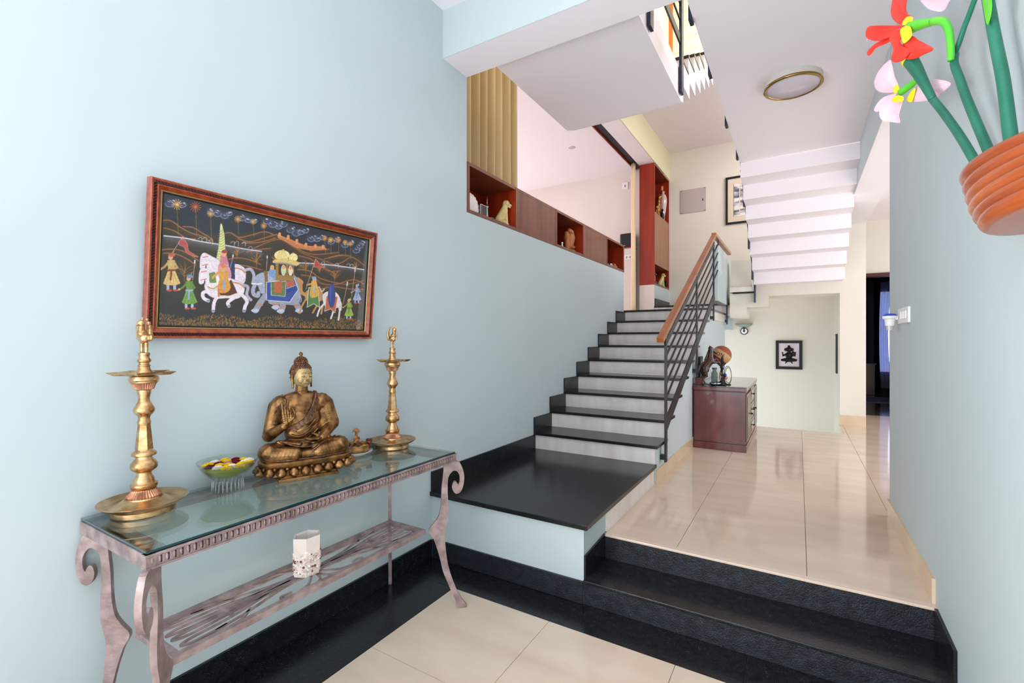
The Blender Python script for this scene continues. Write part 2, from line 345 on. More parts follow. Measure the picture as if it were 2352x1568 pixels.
# ================================================================== flight 2: folded plate seen from below
f2 = thing('upper_stair_flight', 'white folded-plate stair flight seen from below, rising over the hall', 'staircase', (0, 6.6, 2.24))
n = 7; y0, z0 = 7.5, 2.239; ry = (7.5-5.70)/6; rz = (3.384-2.239)/7
th = 0.10
for k in range(7):
    ya = y0-ry*k; za = z0+rz*k
    o = B(-0.543, 0.516, ya, ya+th, za, za+rz+(0.1 if k < 6 else 0)).build('riser_plate', M['white'], f2)
    if k < 6: B(-0.543, 0.516, ya-ry+th, ya, za+rz, za+rz+0.1).build('tread_plate', M['white'], f2)
    if k < 6: B(-0.556, 0.516, ya-ry+th+0.002, ya+th+0.02, za+rz+0.1, za+rz+0.12).build('tread_slab', M['polish'], f2)
B(-0.543, 0.516, 7.6, 7.93, 2.239+0.02, 2.34).build('landing_plate', M['white'], f2)
# ================================================================== flight 3: sawtooth flight above the landing slab
f3 = thing('top_stair_flight', 'white sawtooth stair flight with black tread edges glimpsed through the ceiling opening', 'staircase', (-1.3, 5, 3.63))
y0, z0, ry, rz = 4.262, 3.75, 0.282, 0.1565
for k in range(8):
    ya = y0+ry*k; za = z0+rz*k
    B(-1.92, -0.866, ya, ya+0.06, za-0.22, za+rz).build('riser_plate', M['white'], f3)
    B(-1.92, -0.866, ya+0.06, ya+ry, za+rz-0.22, za+rz-0.02).build('tread_plate', M['white'], f3)
    B(-1.925, -0.860, ya-0.012, ya+ry, za+rz-0.02, za+rz+0.004).build('tread_slab', M['polish'], f3)
# boards high on the stairwell wall
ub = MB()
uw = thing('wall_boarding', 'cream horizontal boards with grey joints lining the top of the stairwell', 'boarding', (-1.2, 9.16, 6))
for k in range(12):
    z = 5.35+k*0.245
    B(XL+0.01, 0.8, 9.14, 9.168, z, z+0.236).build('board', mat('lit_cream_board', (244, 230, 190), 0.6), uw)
dr = thing('upper_door', 'orange-brown wooden door leaf behind the upper railing', 'door', (-1.9, 9.1, 7))
a = ony(1512, 118, 9.10); b = ony(1545, 20, 9.10)
B(a.x-0.3, (a.x+b.x)/2-0.0, 9.09, 9.13, a.z-0.3, b.z+0.4).build('panel', mat('orange_wood', (176, 96, 40), 0.4, col2=(196, 116, 52), scale=8, stretch=(1, 1, .1)), dr)
B((a.x+b.x)/2+0.005, b.x, 9.09, 9.12, a.z-0.3, b.z+0.4).build('panel', _m['orange_wood'], dr)
# ================================================================== FRAMED PROCESSION PAINTING
PO = Vector((-2.058, 0.779, 1.455)); PV = Vector((0.05, 0, 0.59)).normalized(); PU = Vector((0, 1, 0)); PW = PU.cross(PV).normalized()
if PW.x < 0: PW = -PW
PWID, PHEI = 1.078, 0.592
def pl(u, v, w): return PO+PU*u+PV*v+PW*w
pic = thing('framed_painting', 'long dark painting of a royal procession in a carved red-brown frame on the blue wall', 'painting', PO)
prof = [(0, -0.034), (0, -0.002), (0.003, 0.002), (0.009, 0.0), (0.011, -0.005), (0.0205, -0.005), (0.022, 0.0), (0.025, 0.001), (0.036, -0.010), (0.0385, -0.012), (0.0385, -0.03)]
prof2 = [(0.0388, -0.012), (0.0405, -0.0105), (0.0425, -0.0125), (0.0425, -0.02), (0.0388, -0.02)]
prof3 = [(0.0427, -0.015), (0.048, -0.017), (0.048, -0.022), (0.0427, -0.022)]
def sidepts(k, d, w):
    a, b = {0: ((d, d), (PWID-d, d)), 1: ((PWID-d, d), (PWID-d, PHEI-d)), 2: ((PWID-d, PHEI-d), (d, PHEI-d)), 3: ((d, PHEI-d), (d, d))}[k]
    return pl(a[0], a[1], w), pl(b[0], b[1], w)
def moulding(k, pr, name, m):
    mb = MB(); n = len(pr); vs = []
    for d, w in pr: a, b = sidepts(k, d, w); vs += [a, b]
    fs = [(2*i, 2*i+1, 2*((i+1) % n)+1, 2*((i+1) % n)) for i in range(n)]+[tuple(2*i for i in range(n))[::-1], tuple(2*i+1 for i in range(n))]
    return mb.add(vs, fs).build(name, m, pic, norm=True)
fw = mat('frame_red_brown', (132, 50, 26), 0.25, col2=(160, 74, 42), scale=30, coat=0.4)
fdk = mat('frame_dark_rope', (62, 24, 20), 0.3, coat=0.3)
gold = mat('gold_bead', (196, 170, 110), 0.35, metal=0.5)
for k in range(4):
    s_ = moulding(k, prof, 'frame_side', fw)
    rb = MB(); a, b = sidepts(k, 0.0155, -0.0045); L_ = (b-a).length; n = int(L_/0.011); t = (b-a).normalized(); sd = t.cross(PW)
    rb.add([a-sd*0.0047, b-sd*0.0047, b+sd*0.0047, a+sd*0.0047], [(0, 1, 2, 3)])
    for i in range(n):
        c = a+t*(L_*(i+0.5)/n); e1 = sd*0.0047+t*0.0035; e2 = t*0.0032
        rb.add([c-e1-e2, c-e1+e2, c+e1+e2, c+e1-e2, c-e1+PW*0.0035, c+e1+PW*0.0035], [(0, 1, 5, 4)[::-1], (4, 5, 2, 3), (1, 2, 5), (0, 4, 3)])
    rb.build('rope_carving', fdk, s_, norm=True)
    moulding(k, prof2, 'gold_fillet', gold); moulding(k, prof3, 'inner_slip', M['black'])
MB().flat([pl(.03, .03, -0.033), pl(PWID-.03, .03, -0.033), pl(PWID-.03, PHEI-.03, -0.033), pl(.03, PHEI-.03, -0.033)], PW*0.004).build('backing_board', fdk, pic)
# ---- the painting itself: a fine grid whose vertex colours are painted with simple brush functions
NX_, NY_ = 620, 330
def homog(src, dst):
    A = []
    for (x, y), (u, v) in zip(src, dst):
        A.append([x, y, 1, 0, 0, 0, -u*x, -u*y, -u]); A.append([0, 0, 0, x, y, 1, -v*x, -v*y, -v])
    return np.linalg.svd(np.array(A, float))[2][-1].reshape(3, 3)
Hm = homog([(0, 1), (1, 1), (1, 0), (0, 0)], [(235, 195), (1985, 630), (1945, 1440), (165, 1360)])
gu, gv = np.meshgrid(np.linspace(0, 1, NX_), np.linspace(0, 1, NY_))
den = Hm[2, 0]*gu+Hm[2, 1]*gv+Hm[2, 2]
X = (Hm[0, 0]*gu+Hm[0, 1]*gv+Hm[0, 2])/den; Y = (Hm[1, 0]*gu+Hm[1, 1]*gv+Hm[1, 2])/den
IMG = np.zeros((NY_, NX_, 3)); rng = np.random.RandomState(3)
def put(mask, col, a=1.0):
    m = (np.clip(mask, 0, 1)*a)[..., None]; IMG[:] = IMG*(1-m)+np.array(col, float)*m
def smooth(p, closed=True, k=6):
    n = len(p); P = np.array(p, float); out = []
    rg = range(n) if closed else range(n-1)
    for i in rg:
        g_ = lambda j: P[j % n] if closed else P[min(max(j, 0), n-1)]
        a, b, c, d_ = g_(i-1), g_(i), g_(i+1), g_(i+2)
        for t in np.linspace(0, 1, k, endpoint=False):
            out.append(0.5*((2*b)+(c-a)*t+(2*a-5*b+4*c-d_)*t*t+(3*b-a-3*c+d_)*t**3))
    if not closed: out.append(P[-1])
    return out
def poly(p, col, a=1.0, sm=False, edge=None):
    if sm: p = smooth(p)
    xs_ = [q[0] for q in p]; ys_ = [q[1] for q in p]
    box = (X >= min(xs_)-3) & (X <= max(xs_)+3) & (Y >= min(ys_)-3) & (Y <= max(ys_)+3)
    if not box.any(): return
    x = X[box]; y = Y[box]; ins = np.zeros(x.shape, bool); n = len(p)
    for i in range(n):
        x0, y0 = p[i]; x1, y1 = p[(i+1) % n]
        if y0 == y1: continue
        c = ((y0 > y) != (y1 > y)) & (x < (x1-x0)*(y-y0)/(y1-y0)+x0); ins ^= c
    m = np.zeros(X.shape); m[box] = ins; put(m, col, a)
    if edge: line(list(p)+[p[0]], edge[1], edge[0])
def line(p, w, col, a=1.0, soft=1.0, sm=False):
    if sm: p = smooth(p, False)
    d = np.full(X.shape, 1e9)
    xs_ = [q[0] for q in p]; ys_ = [q[1] for q in p]; mg = w*2+6*soft
    box = (X >= min(xs_)-mg) & (X <= max(xs_)+mg) & (Y >= min(ys_)-mg) & (Y <= max(ys_)+mg)
    if not box.any(): return
    x = X[box]; y = Y[box]; dd = np.full(x.shape, 1e9)
    for i in range(len(p)-1):
        x0, y0 = p[i]; x1, y1 = p[i+1]; L2 = (x1-x0)**2+(y1-y0)**2+1e-9
        t = np.clip(((x-x0)*(x1-x0)+(y-y0)*(y1-y0))/L2, 0, 1)
        dd = np.minimum(dd, np.hypot(x-x0-t*(x1-x0), y-y0-t*(y1-y0)))
    m = np.zeros(X.shape); m[box] = np.clip((w/2-dd)/(2.2*soft)+0.5, 0, 1); put(m, col, a)
def ell(cx, cy, rx, ry, col, a=1.0, rot=0.0, soft=0.06):
    c, s = math.cos(rot), math.sin(rot); dx, dy = X-cx, Y-cy
    q = np.hypot((dx*c+dy*s)/rx, (-dx*s+dy*c)/ry); put(np.clip((1-q)/soft+0.5, 0, 1), col, a)
def nz(f):
    g_ = rng.rand(int(NY_*f)+3, int(NX_*f)+3); yy = gv*(g_.shape[0]-2); xx = gu*(g_.shape[1]-2)
    i, j = yy.astype(int), xx.astype(int); fy, fx = yy-i, xx-j
    return (g_[i, j]*(1-fx)+g_[i, j+1]*fx)*(1-fy)+(g_[i+1, j]*(1-fx)+g_[i+1, j+1]*fx)*fy
IMG[:] = (42, 44, 54)
OR, OC, WH, LB = (176, 106, 58), (196, 150, 84), (222, 216, 222), (140, 152, 180)
# ground and hills
hillc = (58, 50, 38)
poly([(150, 430), (300, 440), (420, 520), (620, 560), (800, 560), (1080, 545), (1200, 570), (1350, 640), (1600, 700), (1700, 740), (1960, 830), (1960, 1500), (100, 1500)], hillc, .9, True)
gr = np.clip((Y-(950+0.16*(X-200)))/260, 0, 1); put(gr, (44, 45, 46), .85)
def hill(p, w=20, c=OR, a=.5):
    line([(q[0], q[1]+w*.5) for q in p], w*1.6, (92, 66, 40), a*.5, 5, True); line(p, w*.55, c, a, 3, True); line(p, w*.2, (206, 132, 74), a, 1.2, True)
for h_ in ([(235, 435), (300, 440), (380, 500), (460, 545), (560, 580), (640, 640)], [(400, 490), (480, 500), (560, 550), (640, 600)], [(240, 500), (330, 530), (420, 590), (500, 600)],
           [(740, 555), (800, 550), (870, 590), (980, 570), (1060, 548), (1110, 548), (1160, 570)], [(860, 600), (960, 630), (1080, 600), (1200, 570), (1260, 610)],
           [(990, 690), (1080, 650), (1180, 615), (1250, 620), (1320, 670), (1420, 740), (1560, 790), (1680, 840), (1760, 870)], [(900, 640), (1000, 640), (1100, 625), (1180, 600)],
           [(1250, 620), (1360, 690), (1460, 740), (1560, 750), (1720, 735)], [(1480, 720), (1560, 710), (1640, 705)], [(1600, 790), (1700, 770), (1760, 760)],
           [(1700, 850), (1760, 820), (1830, 780), (1880, 800), (1945, 850)], [(1380, 760), (1480, 790), (1560, 850), (1640, 900), (1740, 900)],
           [(220, 690), (300, 685), (380, 700), (460, 740), (520, 790)], [(230, 720), (320, 725), (420, 770), (500, 830)], [(780, 780), (860, 770), (960, 790), (1050, 830)],
           [(1370, 880), (1480, 900), (1560, 960), (1680, 1000), (1800, 1020), (1940, 990)], [(1400, 930), (1500, 950), (1580, 1010), (1700, 1020), (1850, 980), (1945, 1020)],
           [(1560, 1060), (1680, 1040), (1800, 1060), (1940, 1070)], [(860, 830), (960, 850), (1060, 880)], [(1500, 830), (1600, 870), (1700, 930)], [(930, 720), (1040, 700), (1140, 690)], [(1640, 780), (1740, 760), (1830, 770)]): hill(h_)
# river
def river(p, depth):
    for k in range(14): line([(x, y+k*depth/14) for x, y in p], depth/9, (150-k*7, 152-k*7, 170-k*7), .35*(1-k/15), 3, True)
    line(p, 9, (214, 212, 226), .9, 1.5, True)
river([(235, 568), (400, 590), (560, 625), (760, 660), (900, 690), (1060, 716)], 90)
river([(1370, 822), (1500, 830), (1700, 852), (1945, 892)], 60)
for cx, cy in ((540, 600), (580, 600), (630, 620), (815, 640), (850, 640), (910, 645), (965, 685), (1590, 830), (1710, 845), (1810, 850), (1840, 856)):
    line([(cx-18, cy), (cx, cy-14), (cx+14, cy-4), (cx+12, cy+24)], 6, WH, .55, 1.5, True)
# clouds
for cx, cy, s_ in ((290, 290, 46), (340, 275, 36), (395, 300, 40), (640, 360, 44), (690, 380, 42), (750, 400, 40), (790, 380, 30), (900, 420, 42), (950, 440, 36), (1000, 450, 30), (1110, 450, 42), (1160, 480, 44), (1210, 500, 36), (1250, 480, 40), (1310, 530, 40), (1360, 560, 42), (1400, 550, 36), (1440, 540, 30), (1490, 610, 42), (1540, 610, 40), (1590, 600, 34), (1660, 640, 36), (1710, 620, 34), (1780, 670, 36), (1830, 650, 34), (1880, 720, 36), (1910, 680, 34), (1930, 650, 26)):
    ell(cx, cy, s_, s_*.7, (84, 92, 118), .5, soft=.7)
    line([(cx-s_*.8, cy), (cx-s_*.6, cy+s_*.45), (cx, cy+s_*.62), (cx+s_*.6, cy+s_*.4), (cx+s_*.75, cy)], 5, (150, 165, 200), .75, 1.4, True)
    for k in range(3): x = cx+rng.uniform(-.7, .7)*s_; y = cy-rng.uniform(.1, .7)*s_; line([(x, y), (x+13, y+6)], 4.5, (225, 228, 238), .8)
# palms
for cx, cy, s_, c_ in ((350, 300, 46, (240, 178, 70)), (505, 320, 46, (214, 104, 46)), (630, 382, 30, (216, 170, 90)), (860, 432, 30, (220, 160, 70)), (990, 455, 24, (210, 160, 84)), (1080, 492, 26, (220, 156, 70)), (1605, 608, 22, (220, 140, 50)), (1655, 622, 24, (230, 170, 60)), (1722, 628, 24, (220, 140, 50)), (1780, 645, 20, (225, 160, 60)), (1826, 660, 20, (210, 150, 70))):
    line([(cx, cy), (cx+6, cy+260 if cx < 700 else cy+130)], 5, (150, 120, 50), .65)
    for k in range(13): a_ = k*2*PI/13+.2; line([(cx, cy), (cx+math.cos(a_)*s_, cy+math.sin(a_)*s_)], 4, c_, .9)
# fort on the hill
fp = [(1200, 585), (1290, 620), (1370, 660), (1450, 690), (1600, 695)]
poly([(1195, 575), (1280, 600), (1370, 640), (1450, 672), (1600, 680), (1625, 710), (1480, 715), (1360, 690), (1280, 640), (1200, 600)], (196, 120, 72), .95)
for x, y, h_ in ((1215, 590, 34), (1290, 615, 36), (1363, 655, 40), (1442, 690, 40), (1523, 695, 32), (1590, 700, 30)):
    poly([(x-11, y), (x-11, y-h_+6), (x-14, y-h_+4), (x, y-h_-6), (x+14, y-h_+4), (x+11, y-h_+6), (x+11, y)], (216, 142, 94))
for k in range(24): x = 1205+k*17; y = np.interp(x, [p[0] for p in fp], [p[1] for p in fp]); line([(x, y-6), (x, y-13)], 6, (224, 150, 100), .8)
# shrubs
for cx, cy, s_ in ((400, 880, 90), (850, 720, 60), (1015, 780, 80), (1440, 850, 70), (1690, 940, 60), (1180, 780, 40), (1880, 860, 50), (1560, 880, 40)):
    line([(cx, cy+s_), (cx, cy)], 7, (130, 84, 40), .8)
    for k in range(16):
        a_ = -PI/2+rng.uniform(-1.2, 1.2); r_ = s_*rng.uniform(.7, 1.1); b0 = (cx, cy+rng.uniform(0, s_*.6))
        line([b0, (cx+math.cos(a_)*r_*.5, b0[1]+math.sin(a_)*r_*.6), (cx+math.cos(a_)*r_, b0[1]+math.sin(a_)*r_)], 4, (168, 112, 52), .6, 1.2, True)
# grass at the bottom
for k in range(1500):
    x = rng.uniform(170, 1950); base = 1352+(x-165)*0.046; hgt = 50+55*abs(math.sin(x*0.006+.6)); y = base-rng.uniform(0, 1)**1.3*hgt
    line([(x, y), (x+rng.uniform(-5, 5), y-rng.uniform(6, 14))], 4.2, (124+rng.randint(70), 92+rng.randint(44), 36+rng.randint(20)), .75)
# ---- figures
SK = (214, 160, 116)
def spear(x0, y0, x1, y1): line([(x0, y0), (x1, y1)], 5, (180, 150, 130), .9); line([(x1, y1), (x1+(x1-x0)*.05, y1+(y1-y0)*.16)], 11, (220, 220, 228), .9)
def courtier(x, y, s, robe, sash, turb, face=1, rod=None):
    f = face
    for dx in (-.28, .2):
        line([(x+dx*s, y+1.0*s), (x+dx*s, y+1.42*s)], .2*s, (170, 178, 210)); ell(x+(dx+.1*f)*s, y+1.5*s, .2*s, .08*s, (190, 72, 50))
    poly([(x-.22*s, y-.05*s), (x+.22*s, y-.05*s), (x+.62*s, y+1.0*s), (x+.3*s, y+1.12*s), (x-.3*s, y+1.12*s), (x-.62*s, y+1.0*s)], robe)
    for k in (-.3, -.1, .12, .32): line([(x+k*.4*s, y+.2*s), (x+k*1.4*s, y+1.05*s)], .03*s, tuple(int(c*.72) for c in robe), .8)
    poly([(x-.28*s, y-.75*s), (x+.28*s, y-.75*s), (x+.24*s, y), (x-.24*s, y)], tuple(int(c*.92) for c in robe))
    line([(x-.2*s, y-.6*s), (x-.5*s, y-.25*s), (x-.75*f*s, y-.1*s)], .15*s, tuple(int(c*.85) for c in robe)); ell(x-.8*f*s, y-.1*s, .1*s, .09*s, SK)
    line([(x+.2*s, y-.6*s), (x+.42*s, y-.2*s), (x+.1*s, y-.05*s)], .15*s, tuple(int(c*.85) for c in robe))
    line([(x-.26*s, y), (x+.26*s, y)], .14*s, sash); line([(x, y), (x-.08*s, y+.7*s)], .13*s, sash)
    ell(x-.04*f*s, y-.98*s, .17*s, .22*s, SK); ell(x+.05*f*s, y-1.14*s, .24*s, .15*s, turb); line([(x+.1*s, y-1.2*s), (x+.22*f*s, y-1.42*s)], .06*s, turb)
# flags first
line([(300, 720), (395, 575)], 5, (170, 150, 130)); poly([(360, 620), (395, 600), (430, 640), (440, 700), (480, 730), (520, 758), (470, 745), (425, 720), (400, 670), (365, 650)], (168, 74, 74), 1, True, ((206, 150, 120), 3))
line([(1440, 1060), (1525, 790)], 5, (170, 150, 130)); poly([(1525, 790), (1560, 830), (1610, 865), (1570, 865), (1510, 862)], (176, 72, 66), 1, False, ((206, 150, 120), 3))
# man at far left
courtier(292, 870, 118, (214, 178, 112), (120, 60, 40), (168, 96, 70), 1)
courtier(440, 1050, 108, (112, 150, 66), (138, 160, 196), (110, 130, 170), 1); spear(470, 960, 490, 810)
# parasol over the first rider
poly([(668, 800), (690, 690), (705, 560), (712, 470), (725, 470), (745, 560), (752, 690), (745, 770), (705, 812)], (206, 206, 142), 1, False, ((120, 110, 70), 3))
for k in range(13): y = 520+k*22; w_2 = 14+k*3; line([(712-w_2*.9, y+8), (716, y+18), (722+w_2*.7, y-2)], 4, (120, 130, 74), .9, 1, True)
# white horses
HW = (226, 214, 220); HS = (170, 164, 184)
def horse(dx, dy, s, col, leg=True):
    T = lambda p: [(dx+x*s, dy+y*s) for x, y in p]
    line(T([(895, 1012), (950, 1000), (980, 1050), (970, 1125)]) if not leg else T([(900, 1010), (940, 1030), (930, 1100), (965, 1145)]), 26*s, HS, 1, 2, True)
    poly(T([(600, 960), (680, 925), (820, 960), (900, 1010), (905, 1080), (850, 1130), (760, 1125), (660, 1125), (590, 1080), (570, 1010)]), col, 1, True, (HS, 4))
    poly(T([(530, 880), (560, 850), (620, 880), (690, 925), (700, 1000), (640, 1060), (585, 1010), (575, 950), (560, 990), (530, 995), (520, 960)]), col, 1, True, (HS, 3))
    if leg:
        for q in ([(600, 1060), (555, 1075), (560, 1120), (600, 1145)], [(680, 1105), (650, 1160), (640, 1235)], [(840, 1110), (770, 1160), (775, 1195)], [(870, 1080), (930, 1150), (915, 1200), (905, 1240)]):
            line(T(q), 30*s, col, 1, 1, True); ell(T(q)[-1][0], T(q)[-1][1], 14*s, 10*s, (110, 140, 160))
    for k in ((545, 890), (540, 960)): line(T([k, (k[0]+45, k[1]-8)]), 7, (206, 96, 50))
    line(T([(600, 1020), (640, 1040), (690, 1010)]), 9, (200, 130, 60), 1, 1, True); line(T([(810, 985), (870, 1000), (905, 1030)]), 10, (206, 120, 50), 1, 1, True)
poly([(800, 830), (900, 850), (925, 920), (900, 1000), (800, 990)], HW, 1, True)
horse(12, -128, 1.0, (222, 208, 218), False)
poly([(780, 800), (830, 800), (830, 970), (770, 960)], (44, 52, 92), 1)
poly([(690, 830), (770, 830), (800, 930), (760, 990), (700, 960)], (206, 140, 150), 1, True)
poly([(712, 745), (760, 745), (780, 830), (700, 835)], (196, 120, 130), 1); ell(738, 728, 24, 30, SK); ell(745, 712, 26, 16, (150, 60, 60))
horse(0, 0, 1.0, HW)
poly([(610, 900), (660, 890), (672, 985), (640, 990), (612, 985)], (110, 130, 76), 1)
poly([(690, 1040), (800, 960), (850, 1080), (780, 1105), (700, 1100)], (92, 52, 40), 1, False, ((200, 180, 160), 3))
poly([(700, 960), (770, 960), (790, 1040), (740, 1080), (680, 1060)], (206, 146, 60), 1, True)
poly([(690, 880), (770, 880), (775, 965), (700, 965)], (206, 150, 70), 1); line([(690, 900), (650, 930), (640, 945)], 20, (206, 150, 70)); ell(728, 862, 22, 28, SK); ell(735, 842, 24, 14, (210, 120, 60))
line([(735, 970), (735, 1040)], 18, (130, 156, 200)); line([(690, 1050), (690, 1105)], 16, (200, 110, 60)); spear(790, 860, 815, 760)
# elephant
EG = (150, 152, 170)
poly([(1100, 900), (1250, 880), (1370, 960), (1400, 1060), (1370, 1190), (1200, 1180), (1100, 1130), (1060, 1000)], EG, 1, True)
poly([(1000, 950), (1060, 905), (1130, 930), (1170, 990), (1130, 1060), (1060, 1090), (1030, 1030)], (160, 166, 188), 1, True, (LB, 3))
line([(1010, 990), (985, 1050), (990, 1095), (1025, 1110), (1030, 1085)], 34, (160, 164, 184), 1, 1, True)
line([(975, 1000), (1020, 1005), (1060, 1000)], 9, (236, 232, 226)); poly([(1075, 885), (1110, 890), (1115, 1060), (1090, 1095), (1085, 950)], (130, 96, 50), 1)
for q in ([(1090, 1110), (1040, 1180), (1005, 1240)], [(1140, 1160), (1180, 1180), (1180, 1215)], [(1230, 1150), (1240, 1200), (1225, 1250)], [(1330, 1130), (1360, 1190), (1385, 1250)]):
    line(q, 52, EG, 1, 1, True); ell(q[-1][0]-4, q[-1][1], 34, 17, (186, 190, 206)); line([(q[1][0]-24, q[1][1]+10), (q[1][0]+24, q[1][1]+14)], 10, (206, 120, 60))
line([(1360, 1090), (1400, 1140), (1395, 1175)], 6, (180, 180, 190), 1, 1, True)
poly([(1100, 990), (1340, 960), (1375, 1060), (1300, 1170), (1100, 1150)], (52, 78, 148), 1, False, ((220, 216, 220), 5))
poly([(1140, 985), (1270, 985), (1260, 1120), (1140, 1105)], (92, 118, 74), 1, False, ((214, 208, 180), 4)); poly([(1165, 985), (1240, 985), (1232, 1090), (1168, 1085)], (182, 98, 62), 1)
poly([(1268, 985), (1335, 985), (1350, 1020), (1275, 1045)], (182, 92, 62), 1); poly([(1270, 1050), (1345, 1020), (1360, 1060), (1280, 1100)], (44, 66, 132), 1); line([(1275, 1050), (1352, 1022)], 6, (150, 170, 210))
poly([(1180, 810), (1340, 830), (1335, 985), (1180, 975)], (150, 116, 60), 1); poly([(1205, 830), (1270, 835), (1270, 930), (1205, 925)], (70, 52, 36), 1); poly([(1285, 845), (1330, 850), (1328, 935), (1285, 930)], (70, 52, 36), 1)
ell(1248, 885, 22, 48, (196, 204, 160)); ell(1250, 858, 16, 19, SK); ell(1308, 890, 20, 44, (226, 208, 190)); ell(1310, 866, 14, 17, SK)
ell(1235, 752, 66, 44, (232, 214, 150)); ell(1332, 775, 38, 38, (232, 214, 150))
for k in range(-4, 5): line([(1235+k*5, 712), (1235+k*14, 788)], 3, (190, 160, 90), .8)
poly([(1165, 795), (1260, 780), (1375, 815), (1365, 845), (1260, 822), (1165, 822)], (214, 184, 110), 1, True); line([(1165, 820), (1260, 822), (1360, 850)], 7, (130, 150, 190), .9, 1, True); ell(1245, 706, 10, 7, (206, 150, 90)); ell(1332, 736, 8, 6, (206, 150, 90))
poly([(1130, 870), (1170, 875), (1178, 940), (1130, 938)], (120, 150, 196), 1, True); ell(1150, 860, 18, 22, SK); spear(1100, 880, 1108, 775)
# camel and rider, white horse with the blue cushion
CA = (186, 138, 84)
poly([(1440, 1080), (1520, 1050), (1580, 1080), (1590, 1150), (1500, 1190), (1440, 1150)], CA, 1, True)
line([(1370, 965), (1395, 1010), (1400, 1080), (1440, 1110)], 30, CA, 1, 1, True); poly([(1355, 960), (1395, 965), (1420, 1000), (1395, 1020), (1370, 990)], CA, 1, True)
line([(1555, 1040), (1580, 1080), (1600, 1060)], 12, (196, 170, 140), 1, 1, True)
for q in ([(1440, 1150), (1410, 1200), (1385, 1270)], [(1560, 1150), (1530, 1220), (1500, 1270)], [(1590, 1200), (1575, 1280)]): line(q, 15, CA)
poly([(1465, 1045), (1545, 1040), (1560, 1225), (1510, 1190), (1450, 1220)], (84, 124, 66), 1, False, ((220, 214, 210), 5))
poly([(1485, 1040), (1540, 1040), (1545, 1120), (1480, 1130)], (206, 160, 66), 1, True); poly([(1490, 985), (1530, 980), (1545, 1040), (1485, 1045)], (210, 160, 80), 1); line([(1495, 1010), (1450, 1020)], 14, (210, 160, 80)); ell(1515, 975, 17, 22, SK); ell(1512, 958, 20, 12, (130, 160, 200)); line([(1510, 1040), (1508, 1090)], 14, (150, 170, 206))
poly([(1590, 1110), (1640, 1080), (1700, 1090), (1740, 1150), (1735, 1220), (1640, 1240), (1595, 1190)], (222, 206, 206), 1, True)
for q in ([(1600, 1190), (1560, 1240), (1540, 1300)], [(1690, 1210), (1680, 1260), (1660, 1325)], [(1725, 1210), (1735, 1260), (1725, 1340)], [(1720, 1140), (1745, 1190), (1745, 1250)]): line(q, 15, (222, 206, 206), 1, 1, True)
poly([(1620, 1120), (1720, 1130), (1695, 1275), (1655, 1240), (1605, 1260)], (184, 96, 66), 1, False, ((224, 214, 206), 4)); ell(1665, 1120, 33, 108, (48, 68, 128)); ell(1655, 1100, 10, 80, (78, 100, 160), .5)
courtier(1888, 1100, 62, (164, 176, 206), (120, 130, 180), (150, 170, 210), 1); spear(1840, 1130, 1868, 905)
courtier(1818, 1235, 66, (148, 180, 74), (120, 96, 60), (170, 190, 90), 1); spear(1765, 1200, 1800, 1030)
# slight canvas mottling
IMG *= (0.93+0.14*nz(.35))[..., None]; IMG = np.clip(IMG, 0, 255)/255
lin_ = np.where(IMG <= 0.04045, IMG/12.92, ((IMG+0.055)/1.055)**2.4)
me = bpy.data.meshes.new('painted_canvas')
m0 = 0.046
U_ = m0+gu*(PWID-2*m0); V_ = m0+gv*(PHEI-2*m0)
P3 = (np.array(PU)[None, None]*U_[..., None]+np.array(PV)[None, None]*V_[..., None]+np.array(PW)[None, None]*(-0.019))
idx = np.arange(NX_*NY_).reshape(NY_, NX_)
q = np.stack([idx[:-1, :-1], idx[:-1, 1:], idx[1:, 1:], idx[1:, :-1]], -1).reshape(-1, 4)
me.vertices.add(NX_*NY_); me.vertices.foreach_set('co', P3.reshape(-1).astype('f'))
me.loops.add(q.size); me.loops.foreach_set('vertex_index', q.reshape(-1).astype('i'))
me.polygons.add(len(q)); me.polygons.foreach_set('loop_start', (np.arange(len(q))*4).astype('i')); me.polygons.foreach_set('loop_total', np.full(len(q), 4, 'i'))
me.update(calc_edges=True)
ca = me.color_attributes.new('paint', 'FLOAT_COLOR', 'POINT')
ca.data.foreach_set('color', np.concatenate([lin_.reshape(-1, 3), np.ones((NX_*NY_, 1))], 1).reshape(-1).astype('f'))
mp_ = bpy.data.materials.new('painted_silk'); mp_.use_nodes = True; nn = mp_.node_tree.nodes; bb = nn['Principled BSDF']
at = nn.new('ShaderNodeAttribute'); at.attribute_name = 'paint'; mp_.node_tree.links.new(at.outputs['Color'], bb.inputs['Base Color'])
bb.inputs['Roughness'].default_value = 0.5; bb.inputs['Coat Weight'].default_value = 0.6; bb.inputs['Coat Roughness'].default_value = 0.03
me.materials.append(mp_); o = bpy.data.objects.new('painted_canvas', me); C.objects.link(o); o.parent = pic
o['label'] = 'dark silk painting of riders, white horses and an elephant'
# ================================================================== helpers for sculpted shapes
def fuse(name, mb, voxel, m, parent, smooth_it=4, label=None, deci=0):
    """join overlapping solids into one continuous skin"""
    o = mb.build('tmp_'+name, m, parent)
    r = o.modifiers.new('r', 'REMESH'); r.mode = 'VOXEL'; r.voxel_size = voxel; r.use_smooth_shade = True
    if smooth_it: s = o.modifiers.new('s', 'SMOOTH'); s.iterations = smooth_it; s.factor = 0.5
    if deci: d_ = o.modifiers.new('d', 'DECIMATE'); d_.ratio = deci
    dg = bpy.context.evaluated_depsgraph_get(); me = bpy.data.meshes.new_from_object(o.evaluated_get(dg), depsgraph=dg)
    me.materials.clear(); me.materials.append(m); me.shade_smooth(); me.name = name
    old = o.data; o.modifiers.clear(); o.data = me; bpy.data.meshes.remove(old); k = org.pop(o.name); o.name = name; org[o.name] = k
    if label: o['label'] = label
    return o
